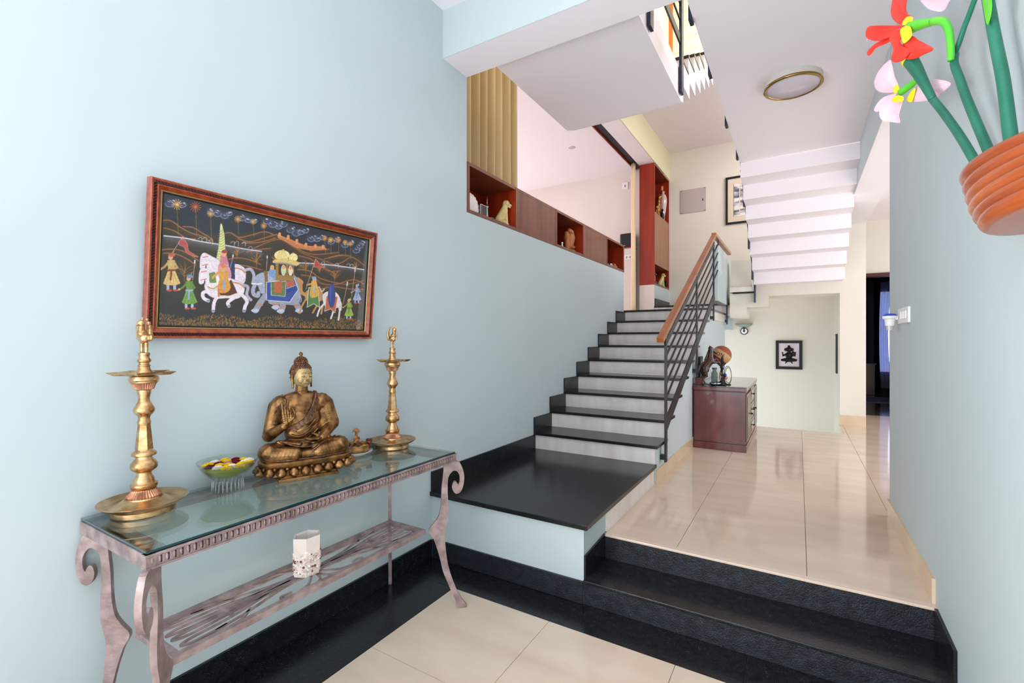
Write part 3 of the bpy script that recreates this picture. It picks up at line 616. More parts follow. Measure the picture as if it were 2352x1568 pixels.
def caps(mb, p, q, r0, r1, n=7, sub=2, flat=1.0):
    p = Vector(p); q = Vector(q)
    for i in range(n+1): t = i/n; mb.ball(p.lerp(q, t), r0+(r1-r0)*t, sub, (1, 1, flat))
    return mb
def copy_tree(o, loc=None, rz=None, label=None, suffix_parent=None):
    c = o.copy(); C.objects.link(c)
    if suffix_parent: c.parent = suffix_parent
    for ch in list(o.children): copy_tree(ch, suffix_parent=c)
    if loc is not None: c.location = loc
    if rz is not None: c.rotation_euler = (0, 0, rz)
    if label: c['label'] = label
    return c
brass = mat('aged_brass', (186, 140, 92), 0.27, metal=1.0, col2=(228, 190, 142), scale=22, stretch=(1, 1, 2), detail=6, bump=0.06, bscale=80)
brassd = mat('dull_copper_brass', (168, 112, 84), 0.42, metal=0.85, col2=(206, 160, 128), scale=40, detail=6)
bronze = mat('brown_bronze', (96, 66, 40), 0.34, metal=0.9, col2=(172, 128, 82), scale=24, detail=5, bump=0.04, bscale=90)
bronzel = mat('polished_face_bronze', (176, 150, 104), 0.42, metal=0.55, col2=(206, 180, 128), scale=16)
bronzed = mat('dark_etched_bronze', (84, 56, 44), 0.42, metal=0.8, col2=(150, 112, 88), scale=70, detail=7, bump=0.4, bscale=240)
pew = mat('pinkish_wrought_iron', (136, 116, 114), 0.5, metal=0.3, col2=(178, 156, 155), scale=18, detail=8, bump=0.25, bscale=60)
pewd = mat('iron_recess', (58, 44, 44), 0.6, metal=0.3)
# ================================================================== CONSOLE TABLE
ZG = 0.845
tb = thing('console_table', 'wrought-iron console table with glass top and scroll legs against the blue wall', 'table', (-1.84, 1.31, 0))
TX0, TX1, TY0, TY1 = -2.086, -1.592, 0.606, 2.02
def thin_glass(name, tint, ior=1.5, rough=0.0, body=0.0, bcol=(255, 255, 255)):
    m = bpy.data.materials.new(name); m.use_nodes = True; N = m.node_tree.nodes; L = m.node_tree.links; N.clear()
    out = N.new('ShaderNodeOutputMaterial'); tr_ = N.new('ShaderNodeBsdfTransparent'); tr_.inputs[0].default_value = lin(tint)
    gls = N.new('ShaderNodeBsdfGlossy'); gls.inputs['Roughness'].default_value = rough; lw = N.new('ShaderNodeLayerWeight')
    p5 = N.new('ShaderNodeMath'); p5.operation = 'POWER'; L.new(lw.outputs['Facing'], p5.inputs[0]); p5.inputs[1].default_value = 4.0
    f0 = ((ior-1)/(ior+1))**2; ma = N.new('ShaderNodeMath'); ma.operation = 'MULTIPLY_ADD'; L.new(p5.outputs[0], ma.inputs[0]); ma.inputs[1].default_value = 0.9-f0; ma.inputs[2].default_value = f0
    mx = N.new('ShaderNodeMixShader'); L.new(ma.outputs[0], mx.inputs[0]); src = tr_.outputs[0]
    if body:
        di = N.new('ShaderNodeBsdfDiffuse'); di.inputs[0].default_value = lin(bcol); m2_ = N.new('ShaderNodeMixShader'); m2_.inputs[0].default_value = body
        L.new(tr_.outputs[0], m2_.inputs[1]); L.new(di.outputs[0], m2_.inputs[2]); src = m2_.outputs[0]
    L.new(src, mx.inputs[1]); L.new(gls.outputs[0], mx.inputs[2]); L.new(mx.outputs[0], out.inputs[0]); return m
glass = thin_glass('greenish_glass', (238, 247, 245), 1.6)
MB().box(TX0, TX1, TY0, TY1, ZG-0.009, ZG, 0.0018).build('glass_top', glass, tb, label='clear greenish glass sheet')
ge = mat('glass_edge_green', (18, 58, 66), 0.08, coat=0.5)
MB().box(TX1, TX1+0.0012, TY0+0.001, TY1-0.001, ZG-0.0085, ZG-0.001).box(TX0+.001, TX1-0.001, TY0-0.0012, TY0, ZG-0.0085, ZG-0.001).build('glass_edge', ge, tb, label='dark green polished glass edge')
fr = 0.048
zt = ZG-0.010
f_ = MB().box(TX0+0.003, TX1+0.006, TY0-0.004, TY0+0.022, zt-0.042, zt).box(TX0+0.003, TX1+0.006, TY1-0.022, TY1+0.004, zt-0.042, zt)
f_.box(TX1-0.016, TX1+0.004, TY0, TY1, zt-0.042, zt).box(TX0+0.003, TX0+0.02, TY0, TY1, zt-0.042, zt)
f_.box(TX1-0.02, TX1+0.011, TY0-0.008, TY1+0.008, zt-0.006, zt, 0.002).box(TX1-0.02, TX1+0.009, TY0-0.006, TY1+0.006, zt-0.044, zt-0.037, 0.002)
f_.box(TX0+0.003, TX0+0.06, TY0, TY1, zt-0.006, zt).box(TX0+0.003, TX1, TY0, TY0+0.06, zt-0.006, zt).box(TX0+0.003, TX1, TY1-0.05, TY1, zt-0.006, zt)
f_.build('top_frame', pew, tb)
rel = MB(); yy = TY0+0.006; i = 0
while yy < TY1-0.012:
    rel.ball((TX1+0.005, yy+0.006, zt-0.0215), 1, 1, (0.004, 0.0042, 0.012))
    if i % 2: rel.box(TX1+0.003, TX1+0.007, yy+0.0125, yy+0.0155, zt-0.034, zt-0.009)
    yy += 0.0185; i += 1
rel.build('beaded_relief', pew, tb)
rec = MB()
for j in range(75): y = TY0+0.017+j*0.0185; rec.box(TX1+0.0041, TX1+0.0046, y-0.0022, y+0.0022, zt-0.033, zt-0.011)
rec.build('pierced_slots', pewd, tb, stuff=True)
LP = [(0.101, 0.793), (0.093, 0.744), (0.088, 0.7), (0.083, 0.657), (0.081, 0.602), (0.078, 0.558), (0.068, 0.509), (0.044, 0.473), (0.017, 0.443), (0.019, 0.42), (0.038, 0.391), (0.06, 0.329), (0.074, 0.278), (0.088, 0.215), (0.107, 0.164), (0.131, 0.105), (0.154, 0.052), (0.176, 0.0), (0.212, 0.0), (0.218, 0.012), (0.19, 0.05), (0.165, 0.098), (0.145, 0.148), (0.126, 0.206), (0.112, 0.268), (0.105, 0.324), (0.101, 0.379), (0.101, 0.429), (0.115, 0.483), (0.119, 0.532), (0.117, 0.588), (0.115, 0.632), (0.115, 0.682), (0.12, 0.715), (0.137, 0.739), (0.154, 0.745), (0.17, 0.734), (0.18, 0.711), (0.179, 0.683), (0.171, 0.667), (0.165, 0.678), (0.156, 0.686), (0.145, 0.68), (0.139, 0.658), (0.143, 0.638), (0.156, 0.622), (0.17, 0.62), (0.187, 0.632), (0.198, 0.659), (0.204, 0.698), (0.201, 0.732), (0.19, 0.766), (0.17, 0.793)]
SHX0, SHX1, SHY0, SHY1 = -1.965, -1.697, 0.715, 1.905
for cx, cy, dx, dy in ((SHX1, SHY0, 1, -1), (SHX1, SHY1, 1, 1), (SHX0, SHY0, -1, -1), (SHX0, SHY1, -1, 1)):
    d_ = Vector((dx, dy, 0)).normalized(); nrm = Vector((-d_.y, d_.x, 0))*0.0095
    sp = smooth(LP, True, 3); kk = 0.88 if dx < 0 and dy > 0 else 1
    kk = 0.83 if dx < 0 else 1.0
    pts = [Vector((cx, cy, 0))+d_*(k*kk)+Vector((0, 0, z))-nrm for k, z in sp]
    bm = bmesh.new(); vs_ = [bm.verts.new(p) for p in pts]; f0 = bm.faces.new(vs_)
    ex = bmesh.ops.extrude_face_region(bm, geom=[f0]); bmesh.ops.translate(bm, verts=[g_ for g_ in ex['geom'] if isinstance(g_, bmesh.types.BMVert)], vec=nrm*2)
    bmesh.ops.triangulate(bm, faces=[f for f in bm.faces if len(f.verts) > 4]); bmesh.ops.recalc_face_normals(bm, faces=bm.faces[:])
    MB().bm(bm).build('leg', pew, tb)
ZS = 0.44
sr = MB().box(SHX0+0.026, SHX1-0.026, SHY0, SHY0+0.03, ZS-0.022, ZS-.0005, 0.003).box(SHX0+0.026, SHX1-0.026, SHY1-0.03, SHY1, ZS-0.022, ZS-.0005, 0.003).box(SHX1-0.026, SHX1, SHY0, SHY1, ZS-0.026, ZS, 0.003).box(SHX0, SHX0+0.026, SHY0, SHY1, ZS-0.026, ZS, 0.003)
sr.build('shelf_frame', pew, tb)
cxs, cys = (SHX0+SHX1)/2, (SHY0+SHY1)/2
def strip(pts, w=0.008): 
    P_ = [Vector((cxs+x, cys+y, ZS-0.010)) for y, x in smooth(pts, False, 8)]
    mb = MB(); n = len(P_); vs = []
    for i, p in enumerate(P_):
        t = (P_[min(i+1, n-1)]-P_[max(i-1, 0)]).normalized(); s_ = Vector((-t.y, t.x, 0))*w/2
        vs += [p-s_, p+s_, p+s_+Vector((0, 0, .006)), p-s_+Vector((0, 0, .006))]
    fs = [(4*i+k, 4*i+(k+1) % 4, 4*i+4+(k+1) % 4, 4*i+4+k) for i in range(n-1) for k in range(4)]+[(3, 2, 1, 0), tuple(4*(n-1)+k for k in range(4))]
    return mb.add(vs, fs)
for sgn in (-1, 1):
    for v in (-1, 1):
        for cv in ([(.03, .02*v), (.16, .03*v), (.34, .075*v), (.5, .09*v), (.545, .075*v), (.50, .06*v), (.36, .05*v), (.2, .015*v), (.03, 0)],
                   [(.03, .012*v), (.2, .02*v), (.36, .025*v), (.5, .035*v), (.548, .02*v), (.5, .008*v), (.36, .006*v), (.1, 0)],
                   [(.02, .03*v), (.08, .09*v), (.15, .108*v), (.2, .098*v), (.19, .082*v), (.15, .085*v)],
                   [(.30, .055*v), (.36, .10*v), (.42, .106*v), (.44, .092*v), (.40, .082*v)], [(0, .03*v), (.02, .09*v), (.06, .11*v)]):
            strip([(sgn*y, x) for y, x in cv], 0.009).build('scroll_bar', pew, tb, norm=True)
    MB().box(cxs-0.045, cxs+0.045, cys+sgn*0.36-0.006, cys+sgn*0.36+0.006, ZS-0.012, ZS-0.001, 0.002).build('scroll_clamp', pew, tb)
# ================================================================== TALL BRASS OIL LAMPS
LPY = [(1480, 0)]
def zz(y): return 1.45-(820+y/3.92-780)/1081*1.655-ZG
def lamp(loc, label, rz, group, rb_):
    t = thing('oil_lamp', label, 'oil lamp', loc, group)
    T = Vector(loc)
    def L(prof, name, m, seg=40, flute=None, au=38): 
        return MB().lathe(prof, T, seg, flute).build(name, m, t, auto=au)
    L([(.001, 0), (.088, 0), (.092, .004), (.092, .02), (.098, .026), (.118, .034), (.130, .044), (.1305, .047), (.127, .047), (.108, .036), (.104, .036), (.101, .034), (.085, .036), (.072, .042), (.060, .050), (.055, .052), (.054, .056), (.001, .056)], 'base_plate', brass, 64)
    L([(.050, .056), (.052, .060), (.047, .066), (.037, .078), (.035, .082), (.001, .082)], 'fluted_collar', brassd, 72, {0: (36, .0), 1: (36, .06), 2: (36, .08), 3: (36, .06)}, 20)
    pr = []
    for y, hw in ((1235, 85), (1222, 83), (1214, 74), (1200, 76), (1190, 92), (1178, 118), (1165, 127), (1150, 133), (1135, 130), (1122, 108), (1110, 102), (1090, 97), (1065, 80), (1050, 72), (1032, 72), (1022, 92), (1015, 104), (1000, 125), (985, 131), (970, 131), (955, 128), (935, 112), (918, 92), (905, 80), (893, 80), (885, 108), (878, 120), (865, 124), (855, 118), (842, 95), (832, 84), (826, 78)):
        pr.append((hw/3.92*.0012*0.98, zz(y)))
    L(pr, 'lower_stem', brass, 48, {16: (24, .03), 17: (24, .05), 18: (24, .03)})
    hx_ = MB().lathe([(0.0265, zz(828)), (0.0185, zz(612)), (0.001, zz(611))], T, 6); hx_.build('hexagonal_shaft', brass, t)
    pr = [(hw/3.92*.0012*0.98, zz(y)) for y, hw in ((614, 62), (606, 64), (592, 66), (580, 68), (568, 60), (550, 56), (530, 60), (522, 68), (512, 82), (500, 94), (485, 103), (470, 104), (455, 98), (438, 86), (420, 76), (404, 64), (385, 56), (365, 54), (340, 60), (325, 66), (305, 68), (296, 68))]
    L(pr, 'upper_stem', brass, 48, {6: (24, .05), 7: (24, .06), 8: (24, .04)})
    L([(hw/3.92*.0012*0.98, zz(y)) for y, hw in ((296, 70), (286, 96), (270, 105), (248, 112), (230, 126), (224, 134))], 'fluted_cup', brassd, 60, {1: (30, .06), 2: (30, .09), 3: (30, .09), 4: (30, .06)}, 20)
    L([(hw/3.92*.0012*0.98, zz(y)) for y, hw in ((226, 138), (214, 140), (205, 150), (192, 148), (180, 142), (172, 140), (166, 60))], 'cup_rim', brass, 48)
    # five-spouted oil tray
    n = 60; zb = zz(165); vs = []; 
    def rad(a): q = (a*5/(2*PI)) % 1; d_ = min(q, 1-q); return 0.074+0.030*max(0, 1-d_*5.2)**0.9
    for r_, h_ in ((0.30, 0.0), (0.80, 0.002), (0.97, 0.011), (1.0, 0.0135), (0.975, 0.014), (0.8, 0.006), (0.3, 0.004)):
        for k in range(n): a = 2*PI*k/n+rz; R_ = rad(2*PI*k/n)*r_ if r_ > .5 else .074*r_; vs.append(T+Vector((R_*math.cos(a), R_*math.sin(a), zb+h_)))
    fs = [(i*n+k, i*n+(k+1) % n, (i+1)*n+(k+1) % n, (i+1)*n+k) for i in range(6) for k in range(n)]+[tuple(range(n-1, -1, -1)), tuple(range(6*n, 7*n))]
    MB().add(vs, fs).build('spouted_tray', brass, t, auto=40)
    z0 = zz(150)
    L([(.030, z0), (.026, z0+.006), (.019, z0+.016), (.0165, z0+.026), (.019, z0+.028), (.019, z0+.031), (.0155, z0+.033), (.0155, z0+.040), (.020, z0+.043), (.021, z0+.048), (.0185, z0+.051), (.0155, z0+.056), (.0155, z0+.063), (.017, z0+.066), (.017, z0+.071), (.015, z0+.0735), (.001, z0+.0735)], 'finial_stem', brass, 32)
    # mythical bird finial
    zb = z0+.073; b = MB(); R_ = Matrix.Rotation(rb_, 3, 'Z')
    P = lambda x, y, z: T+Vector((0, 0, zb))+R_ @ (Vector((x, y, z))*1.5)
    for s_ in (-1, 1): caps(b, P(.0, .006*s_, 0), P(0, .006*s_, .022), .0055, .0062)
    b.ball(P(0, 0, .034), .021, 2, (1.05, .85, .9)); b.ball(P(.005, 0, .046), .0165); b.ball(P(0, 0, -.001), .018, 2, (1, 1, .3))
    caps(b, P(.007, 0, .048), P(.007, 0, .062), .012, .0095); b.ball(P(.008, 0, .069), .0125); caps(b, P(.013, 0, .068), P(.021, 0, .064), .006, .0026); caps(b, P(.006, 0, .076), P(.003, 0, .084), .0052, .002)
    for s_ in (-1, 1): b.ball(P(-.002, .013*s_, .036), .015, 2, (1.2, .45, .9))
    for k in range(6): b.ball(P(-.013-.0035*k+.0009*k*k, 0, .036+.0085*k), .0105-.0011*k, 2, (.8, 1.1, 1.3))
    caps(b, P(.021, 0, .063), P(.019, 0, .034), .0022, .002, 9)
    fuse('bird_finial', b, 0.0014, brass, t, 1)
    return t
LA = (-1.968, 0.742, ZG)
lamp(LA, 'tall brass oil lamp at the left end of the glass table', -0.55, 'brass oil lamps', -1.15)
lamp((-1.952, 1.912, ZG), 'tall brass oil lamp at the far right end of the glass table', 0.9, 'brass oil lamps', 0.5)
# ================================================================== SEATED BUDDHA
def buddha(loc):
    t = thing('seated_statue', 'seated bronze statue with beaded hair, one hand raised, on a lotus base', 'statue', loc)
    T = Vector(loc); P = lambda x, y, z: T+Vector((x, y, z))
    # lotus pedestal
    def oval(prof, a, b_, name, m, seg=64):
        vs = []; n = len(prof)
        for s_, z in prof:
            for k in range(seg):
                an = 2*PI*k/seg; vs.append(P((a+s_)*math.copysign(abs(math.cos(an))**.8, math.cos(an)), (b_+s_)*math.copysign(abs(math.sin(an))**.9, math.sin(an)), z))
        fs = [(i*seg+k, i*seg+(k+1) % seg, (i+1)*seg+(k+1) % seg, (i+1)*seg+k) for i in range(n-1) for k in range(seg)]+[tuple(range(seg-1, -1, -1)), tuple(range((n-1)*seg, n*seg))]
        return MB().add(vs, fs).build(name, m, t, auto=45)
    ped = oval([(-.012, .016), (-.012, .03), (-.004, .05), (.002, .058), (.006, .066), (.007, .074), (.002, .080), (-.004, .084), (-.03, .085)], .098, .192, 'pedestal', bronze)
    B(loc[0]-.07, loc[0]+.105, loc[1]-.135, loc[1]+.115, ZG, ZG+.013, .003).build('plinth', bronze, t); B(loc[0]-.06, loc[0]+.09, loc[1]-.125, loc[1]+.105, ZG+.013, ZG+.02).build('plinth_step', bronze, t)
    npt = 20; cv_ = []
    for k in range(721):
        a = 2*PI*k/720; cv_.append((.096*math.copysign(abs(math.cos(a))**.8, math.cos(a)), .192*math.copysign(abs(math.sin(a))**.9, math.sin(a))))
    ac = [0]
    for k in range(720): ac.append(ac[-1]+math.hypot(cv_[k+1][0]-cv_[k][0], cv_[k+1][1]-cv_[k][1]))
    def on_oval(f):
        t_ = (f % 1)*ac[-1]; k = max(i_ for i_ in range(721) if ac[i_] <= t_); return cv_[k]
    for k in range(npt):
        px_, py_ = on_oval((k+.5)/npt); bx_, by_ = on_oval(k/npt)
        nd = Vector((px_/.098**2, py_/.192**2, 0)).normalized()
        pb = MB(); c0 = P(px_, py_, .034)+nd*.002
        pb.ball(c0, .0215, 2, (1, 1, .95)); pb.ball(c0+nd*.013+Vector((0, 0, -.002)), .0125, 2); pb.ball(c0+nd*.003+Vector((0, 0, .016)), .012, 2, (1, 1, .6))
        fuse('lotus_petal', pb, .0028, bronze, t, 1)
        MB().ball(P(bx_*1.03, by_*1.02, .052), .0085, 2).build('lotus_bead', bronze, t, smooth=True)
    oy = -.012; ox = -.028
    ZK = 1.24; Q = lambda x, y, z: P(x+ox, y+oy, .085+(z-.085)*(1.0 if z < .13 else 1+(ZK-1)*min(1, (z-.13)/.05)))
    b = MB()
    b.ball(Q(-.01, 0, .125), 1, 3, (.06, .092, .045)); b.ball(Q(-.005, 0, .17), 1, 3, (.048, .076, .062)); b.ball(Q(-.006, 0, .215), 1, 3, (.048, .086, .065)); b.ball(Q(-.008, 0, .257), 1, 3, (.046, .094, .052)); b.ball(Q(-.012, 0, .287), 1, 3, (.037, .09, .036)); b.ball(Q(-.012, .098, .215), 1, 3, (.03, .04, .085)); b.ball(Q(-.02, -.082, .225), 1, 3, (.024, .03, .06))
    for s_ in (-1, 1):
        b.ball(Q(.018, .032*s_, .262), .024, 2, (.7, 1.2, .9))
        b.ball(Q(-.012, .088*s_, .272), .040, 2); caps(b, Q(0.01, .055*s_, .112), Q(.066, .148*s_, .117), .046, .043, 9, 2, 1.0)
        caps(b, Q(.068, .146*s_, .112), Q(.102, .05*s_, .108), .040, .030, 7)
        b.ball(Q(.060, .148*s_, .118), .045, 2, (1, 1, .95))
    b.ball(Q(.1, 0, .104), .03, 2, (.8, 2.2, .7))
    caps(b, Q(-.012, 0, .285), Q(-.008, 0, .335), .031, .027, 8)
    # soles resting on the thighs
    for s_ in (-1, 1):
        caps(b, Q(.082, .03*s_, .142), Q(.05, .105*s_, .152), .015, .012, 6, 2, .6)
        for k in range(5): b.ball(Q(.045+.005*k, (.112-.003*k)*s_, .153), .0052)
    # right arm raised
    sh, el, wr = (-.012, -.106, .262), (-.002, -.138, .166), (.075, -.092, .200)
    caps(b, Q(*sh), Q(*el), .036, .028, 9); caps(b, Q(*el), Q(*wr), .028, .017, 9)
    # left arm down to the lap
    sh2, el2, wr2 = (-.012, .106, .262), (-.01, .136, .185), (.062, .072, .152)
    caps(b, Q(*sh2), Q(*el2), .037, .033, 9); caps(b, Q(*el2), Q(*wr2), .031, .02, 9)
    body = fuse('body', b, .0024, bronze, t, 3)
    # hands with separate fingers
    hm = MB(); w = Vector(wr); caps(hm, Q(*w), Q(w.x+.006, w.y+.010, w.z+.014), .014, .012, 3)
    for k in range(4): caps(hm, Q(w.x+.008, w.y+.002+.0085*k, w.z+.016), Q(w.x+.010, w.y-.004+.0105*k, w.z+.045), .0082, .0072, 4)
    tips = [[(.0, -.008, .066), (-.002, -.010, .084)], [(.001, .003, .070), (.0, .003, .092)], [(.001, .012, .070), (.004, .014, .090)], [(.016, .030, .066), (.026, .036, .050), (.022, .036, .036)]]
    for k, tp in enumerate(tips):
        prev = Vector((w.x+.010, w.y-.004+.0105*k, w.z+.045))
        for j, q_ in enumerate(tp): nx_ = Vector((w.x+.010+q_[0], w.y+q_[1]+.001, w.z+q_[2])); caps(hm, Q(*prev), Q(*nx_), .0062-.0008*j, .0055-.0008*j, 4); prev = nx_
    caps(hm, Q(w.x+.010, w.y+.022, w.z+.018), Q(w.x+.024, w.y+.040, w.z+.034), .0078, .006, 4); caps(hm, Q(w.x+.024, w.y+.040, w.z+.034), Q(w.x+.028, w.y+.036, w.z+.050), .006, .005, 3)
    fuse('raised_hand', hm, .0014, bronze, t, 1)
    hm = MB(); w = Vector(wr2); caps(hm, Q(*w), Q(w.x+.012, w.y-.022, w.z), .014, .013, 3, 2, .7); 
    for k in range(4):
        a0 = Vector((w.x+.000+.0095*k, w.y-.026, w.z+.001)); a1 = a0+Vector((.004, -.030, .001)); a2 = a1+Vector((.0, -.022+.003*abs(k-1.5), .004))
        caps(hm, Q(*w), Q(*a0), .011, .007, 3, 2, .8); caps(hm, Q(*a0), Q(*a1), .0072, .0064, 4); caps(hm, Q(*a1), Q(*a2), .0062, .005, 4)
    caps(hm, Q(w.x-.006, w.y-.012, w.z+.006), Q(w.x-.008, w.y-.040, w.z+.014), .0075, .0058, 4)
    fuse('lap_hand', hm, .0014, bronze, t, 1)
    # head, turned a little and tilted down
    hc = Q(-.004, 0, .373); hd = MB(); Rz = Matrix.Rotation(math.radians(16), 3, 'Z')
    HM = Matrix.Translation(hc) @ Matrix.Scale(1.17, 4) @ Matrix.Translation(-hc)
    HP = lambda x, y, z: hc+Rz @ Vector((x, y, z))
    hd.ball(hc, 1, 3, (.040, .0365, .046)); hd.ball(HP(.010, 0, -.020), 1, 3, (.029, .028, .027)); hd.ball(HP(.022, 0, -.036), .012, 2, (1, 1.1, .8))
    hd.add([HP(.0385, -.0028, .010), HP(.0385, .0028, .010), HP(.0515, .0062, -.0125), HP(.0515, -.0062, -.0125), HP(.028, -.004, .012), HP(.028, .004, .012), HP(.03, .007, -.015), HP(.03, -.007, -.015)], [(0, 1, 2, 3), (4, 7, 6, 5), (0, 4, 5, 1), (3, 2, 6, 7), (0, 3, 7, 4), (1, 5, 6, 2)])
    hd.ball(HP(.0465, 0, -.0115), .0042, 2)
    for s_ in (-1, 1):
        hd.ball(HP(.0325, .0135*s_, -.0005), 1, 2, (.0065, .0095, .0048)); hd.ball(HP(.0225, .0165*s_, -.016), 1, 2, (.014, .013, .016))
        hd.ball(HP(.0445, .0052*s_, -.0125), .0034, 2)
    hd.ball(HP(.0385, 0, -.0215), 1, 2, (.0065, .0095, .0026)); hd.ball(HP(.038, 0, -.0272), 1, 2, (.0065, .0082, .003))
    fuse('head', hd.xf(HM), .0013, bronzel, t, 2, label='lighter polished face')
    ln = MB()
    for s_ in (-1, 1):
        ln.tube([HP(.0395-.0004*i*i*.3, (.004+.0048*i)*s_, .0085+[0, .0022, .0028, .0018, -.0008][i]) for i in range(5)], .0008, 5)
        ln.tube([HP(.0405-.0006*i*i*.35, (.0065+.0042*i)*s_, [-.003, -.0046, -.005, -.0042, -.002][i]) for i in range(5)], .0007, 5)
    ln.tube([HP(.0425-.0009*abs(i-3), (i-3)*.0030, -.0243+.0004*abs(i-3)) for i in range(7)], .0007, 5)
    ln.ball(HP(.0402, 0, .0155), .0014, 1)
    ln.xf(HM).build('face_lines', bronzed, t, smooth=True)
    for s_ in (-1, 1):
        e = MB(); e.ball(HP(-.004, .0385*s_, -.004), 1, 2, (.0085, .0035, .015)); caps(e, HP(-.002, .0385*s_, -.014), HP(.001, .0375*s_, -.042), .0048, .0042, 6); e.ball(HP(.001, .0375*s_, -.044), .005)
        fuse('ear', e.xf(HM), .0012, bronze, t, 1)
    hr = MB(); hr.ball(HP(-.006, 0, .006), 1, 3, (.0405, .040, .046)); hr.ball(HP(-.008, 0, .049), 1, 3, (.024, .023, .022))
    hr.v = [v for v in hr.v]; scalp = hr.xf(HM).build('scalp', bronzed, t, smooth=True)
    cu = MB(); hc2 = HP(-.006, 0, .006)
    rows = 11
    for r_ in range(rows):
        ph = math.radians(4+r_*8.6); n = max(1, int(2*PI*.040*math.cos(ph)/.0078))
        for k in range(n):
            a = 2*PI*(k+.5*(r_ % 2))/n
            q_ = Vector((.0405*math.cos(ph)*math.cos(a), .040*math.cos(ph)*math.sin(a), .046*math.sin(ph)))
            if q_.x > .006 and q_.z < .021+.018*0: continue
            cu.ball(hc2+Rz @ q_, .0042, 1)
    for r_ in range(4):
        ph = math.radians(-18-r_*11); n = int(2*PI*.040*math.cos(ph)/.008)
        for k in range(n):
            a = 2*PI*(k+.5*(r_ % 2))/n; q_ = Vector((.0405*math.cos(ph)*math.cos(a), .040*math.cos(ph)*math.sin(a), .046*math.sin(ph)))
            if q_.x < -.004: cu.ball(hc2+Rz @ q_, .0042, 1)
    for k in range(9):
        for zq in (.0, .008, .016): 
            pass
    for r_ in range(6):
        ph = math.radians(2+r_*15); n = max(1, int(2*PI*.0245*math.cos(ph)/.0072))
        for k in range(n): a = 2*PI*(k+.5*(r_ % 2))/n; cu.ball(HP(-.008+.0245*math.cos(ph)*math.cos(a), .0235*math.cos(ph)*math.sin(a), .050+.022*math.sin(ph)), .0038, 1)
    cu.xf(HM).build('hair_curls', bronzed, t, smooth=True, stuff=True)
    MB().lathe([(.004, .070), (.0065, .073), (.004, .076), (.0065, .079), (.0075, .084), (.005, .089), (.001, .092)], HP(-.008, 0, 0), 16).xf(HM).build('topknot_jewel', bronze, t, smooth=True)
    # robe: shoulder band, folds and spreading hem
    def band(pts, w_, th_, name, m, up=Vector((1, 0, 0))):
        P_ = [Vector(p) for p in smooth(pts, False, 5)]; mb = MB(); n = len(P_); vs = []
        for i, p in enumerate(P_):
            t_ = (P_[min(i+1, n-1)]-P_[max(i-1, 0)]).normalized(); nn_ = Vector((p.x+.01, p.y*.6, 0)).normalized(); s_ = t_.cross(nn_).normalized()*w_/2; nn_ = s_.cross(t_).normalized()*th_
            if nn_.x < 0 and p.x > 0: nn_ = -nn_
            vs += [Q(*(p-s_-nn_)), Q(*(p+s_-nn_)), Q(*(p+s_*.85+nn_)), Q(*(p-s_*.85+nn_))]
        fs = [(4*i+k, 4*i+(k+1) % 4, 4*i+4+(k+1) % 4, 4*i+4+k) for i in range(n-1) for k in range(4)]+[(3, 2, 1, 0), tuple(4*(n-1)+k for k in range(4))]
        return mb.add(vs, fs).build(name, m, t, norm=True)
    band([(-.03, .060, .300), (.000, .060, .300), (.024, .056, .285), (.040, .046, .262), (.044, .030, .235), (.044, .008, .212), (.042, -.018, .196), (.036, -.042, .186)], .026, .0045, 'robe_band', bronzed)
    band([(-.03, -.078, .297), (.002, -.086, .290), (.016, -.100, .272), (.018, -.116, .252), (.010, -.130, .238)], .018, .003, 'robe_edge', bronzed)
    for q_ in ([(.04, -.052, .178), (.046, -.02, .172), (.047, .02, .188), (.040, .05, .215)], [(.036, -.056, .166), (.045, -.02, .160), (.046, .02, .172), (.040, .056, .196)], [(.034, -.06, .154), (.046, -.02, .150), (.046, .02, .156), (.038, .06, .178)]):
        MB().tube([Q(*p) for p in smooth(q_, False, 6)], .0032, 6).build('robe_fold', bronze, t, smooth=True)
    MB().tube([Q(.026*math.cos(a)+.0, .030*math.sin(a), .312+.004*math.cos(a)) for a in [2*PI*k/24 for k in range(25)]], .0018, 5, False).build('neckline', bronze, t, smooth=True)
    band([(.004, .1385, .205), (.012, .152, .2), (.004, .160, .195)], .012, .003, 'sleeve_cuff', bronzed)
    n = 72; vs = []
    for s_, z in ((.0, .085), (.0, .0895), (-.02, .094), (-.05, .096)):
        for k in range(n):
            a = 2*PI*k/n; w1_ = .004*math.sin(a*9)+(.0 if math.cos(a) < .8 else -.006)
            vs.append(P((.101+s_+w1_)*math.copysign(abs(math.cos(a))**.8, math.cos(a)), (.192+s_+w1_)*math.copysign(abs(math.sin(a))**.9, math.sin(a)), z))
    fs = [(i*n+k, i*n+(k+1) % n, (i+1)*n+(k+1) % n, (i+1)*n+k) for i in range(3) for k in range(n)]+[tuple(range(n-1, -1, -1)), tuple(range(3*n, 4*n))]
    MB().add(vs, fs).build('robe_hem', bronzed, t, auto=40)
    MB().tube([Q(*p) for p in smooth([(.112, .05, .137), (.118, .02, .12), (.120, .005, .10), (.118, 0, .096)], False, 5)], .004, 6).build('robe_fold', bronzed, t, smooth=True)
    MB().tube([Q(*p) for p in smooth([(.06, -.10, .152), (.10, -.06, .143), (.115, -.01, .135), (.114, .03, .138), (.10, .06, .142), (.062, .13, .155)], False, 5)], .0024, 6).build('robe_fold', bronzed, t, smooth=True)
    return t
bd = buddha((-1.915, 1.345, ZG)); bd.rotation_euler = (0, 0, math.radians(-22))
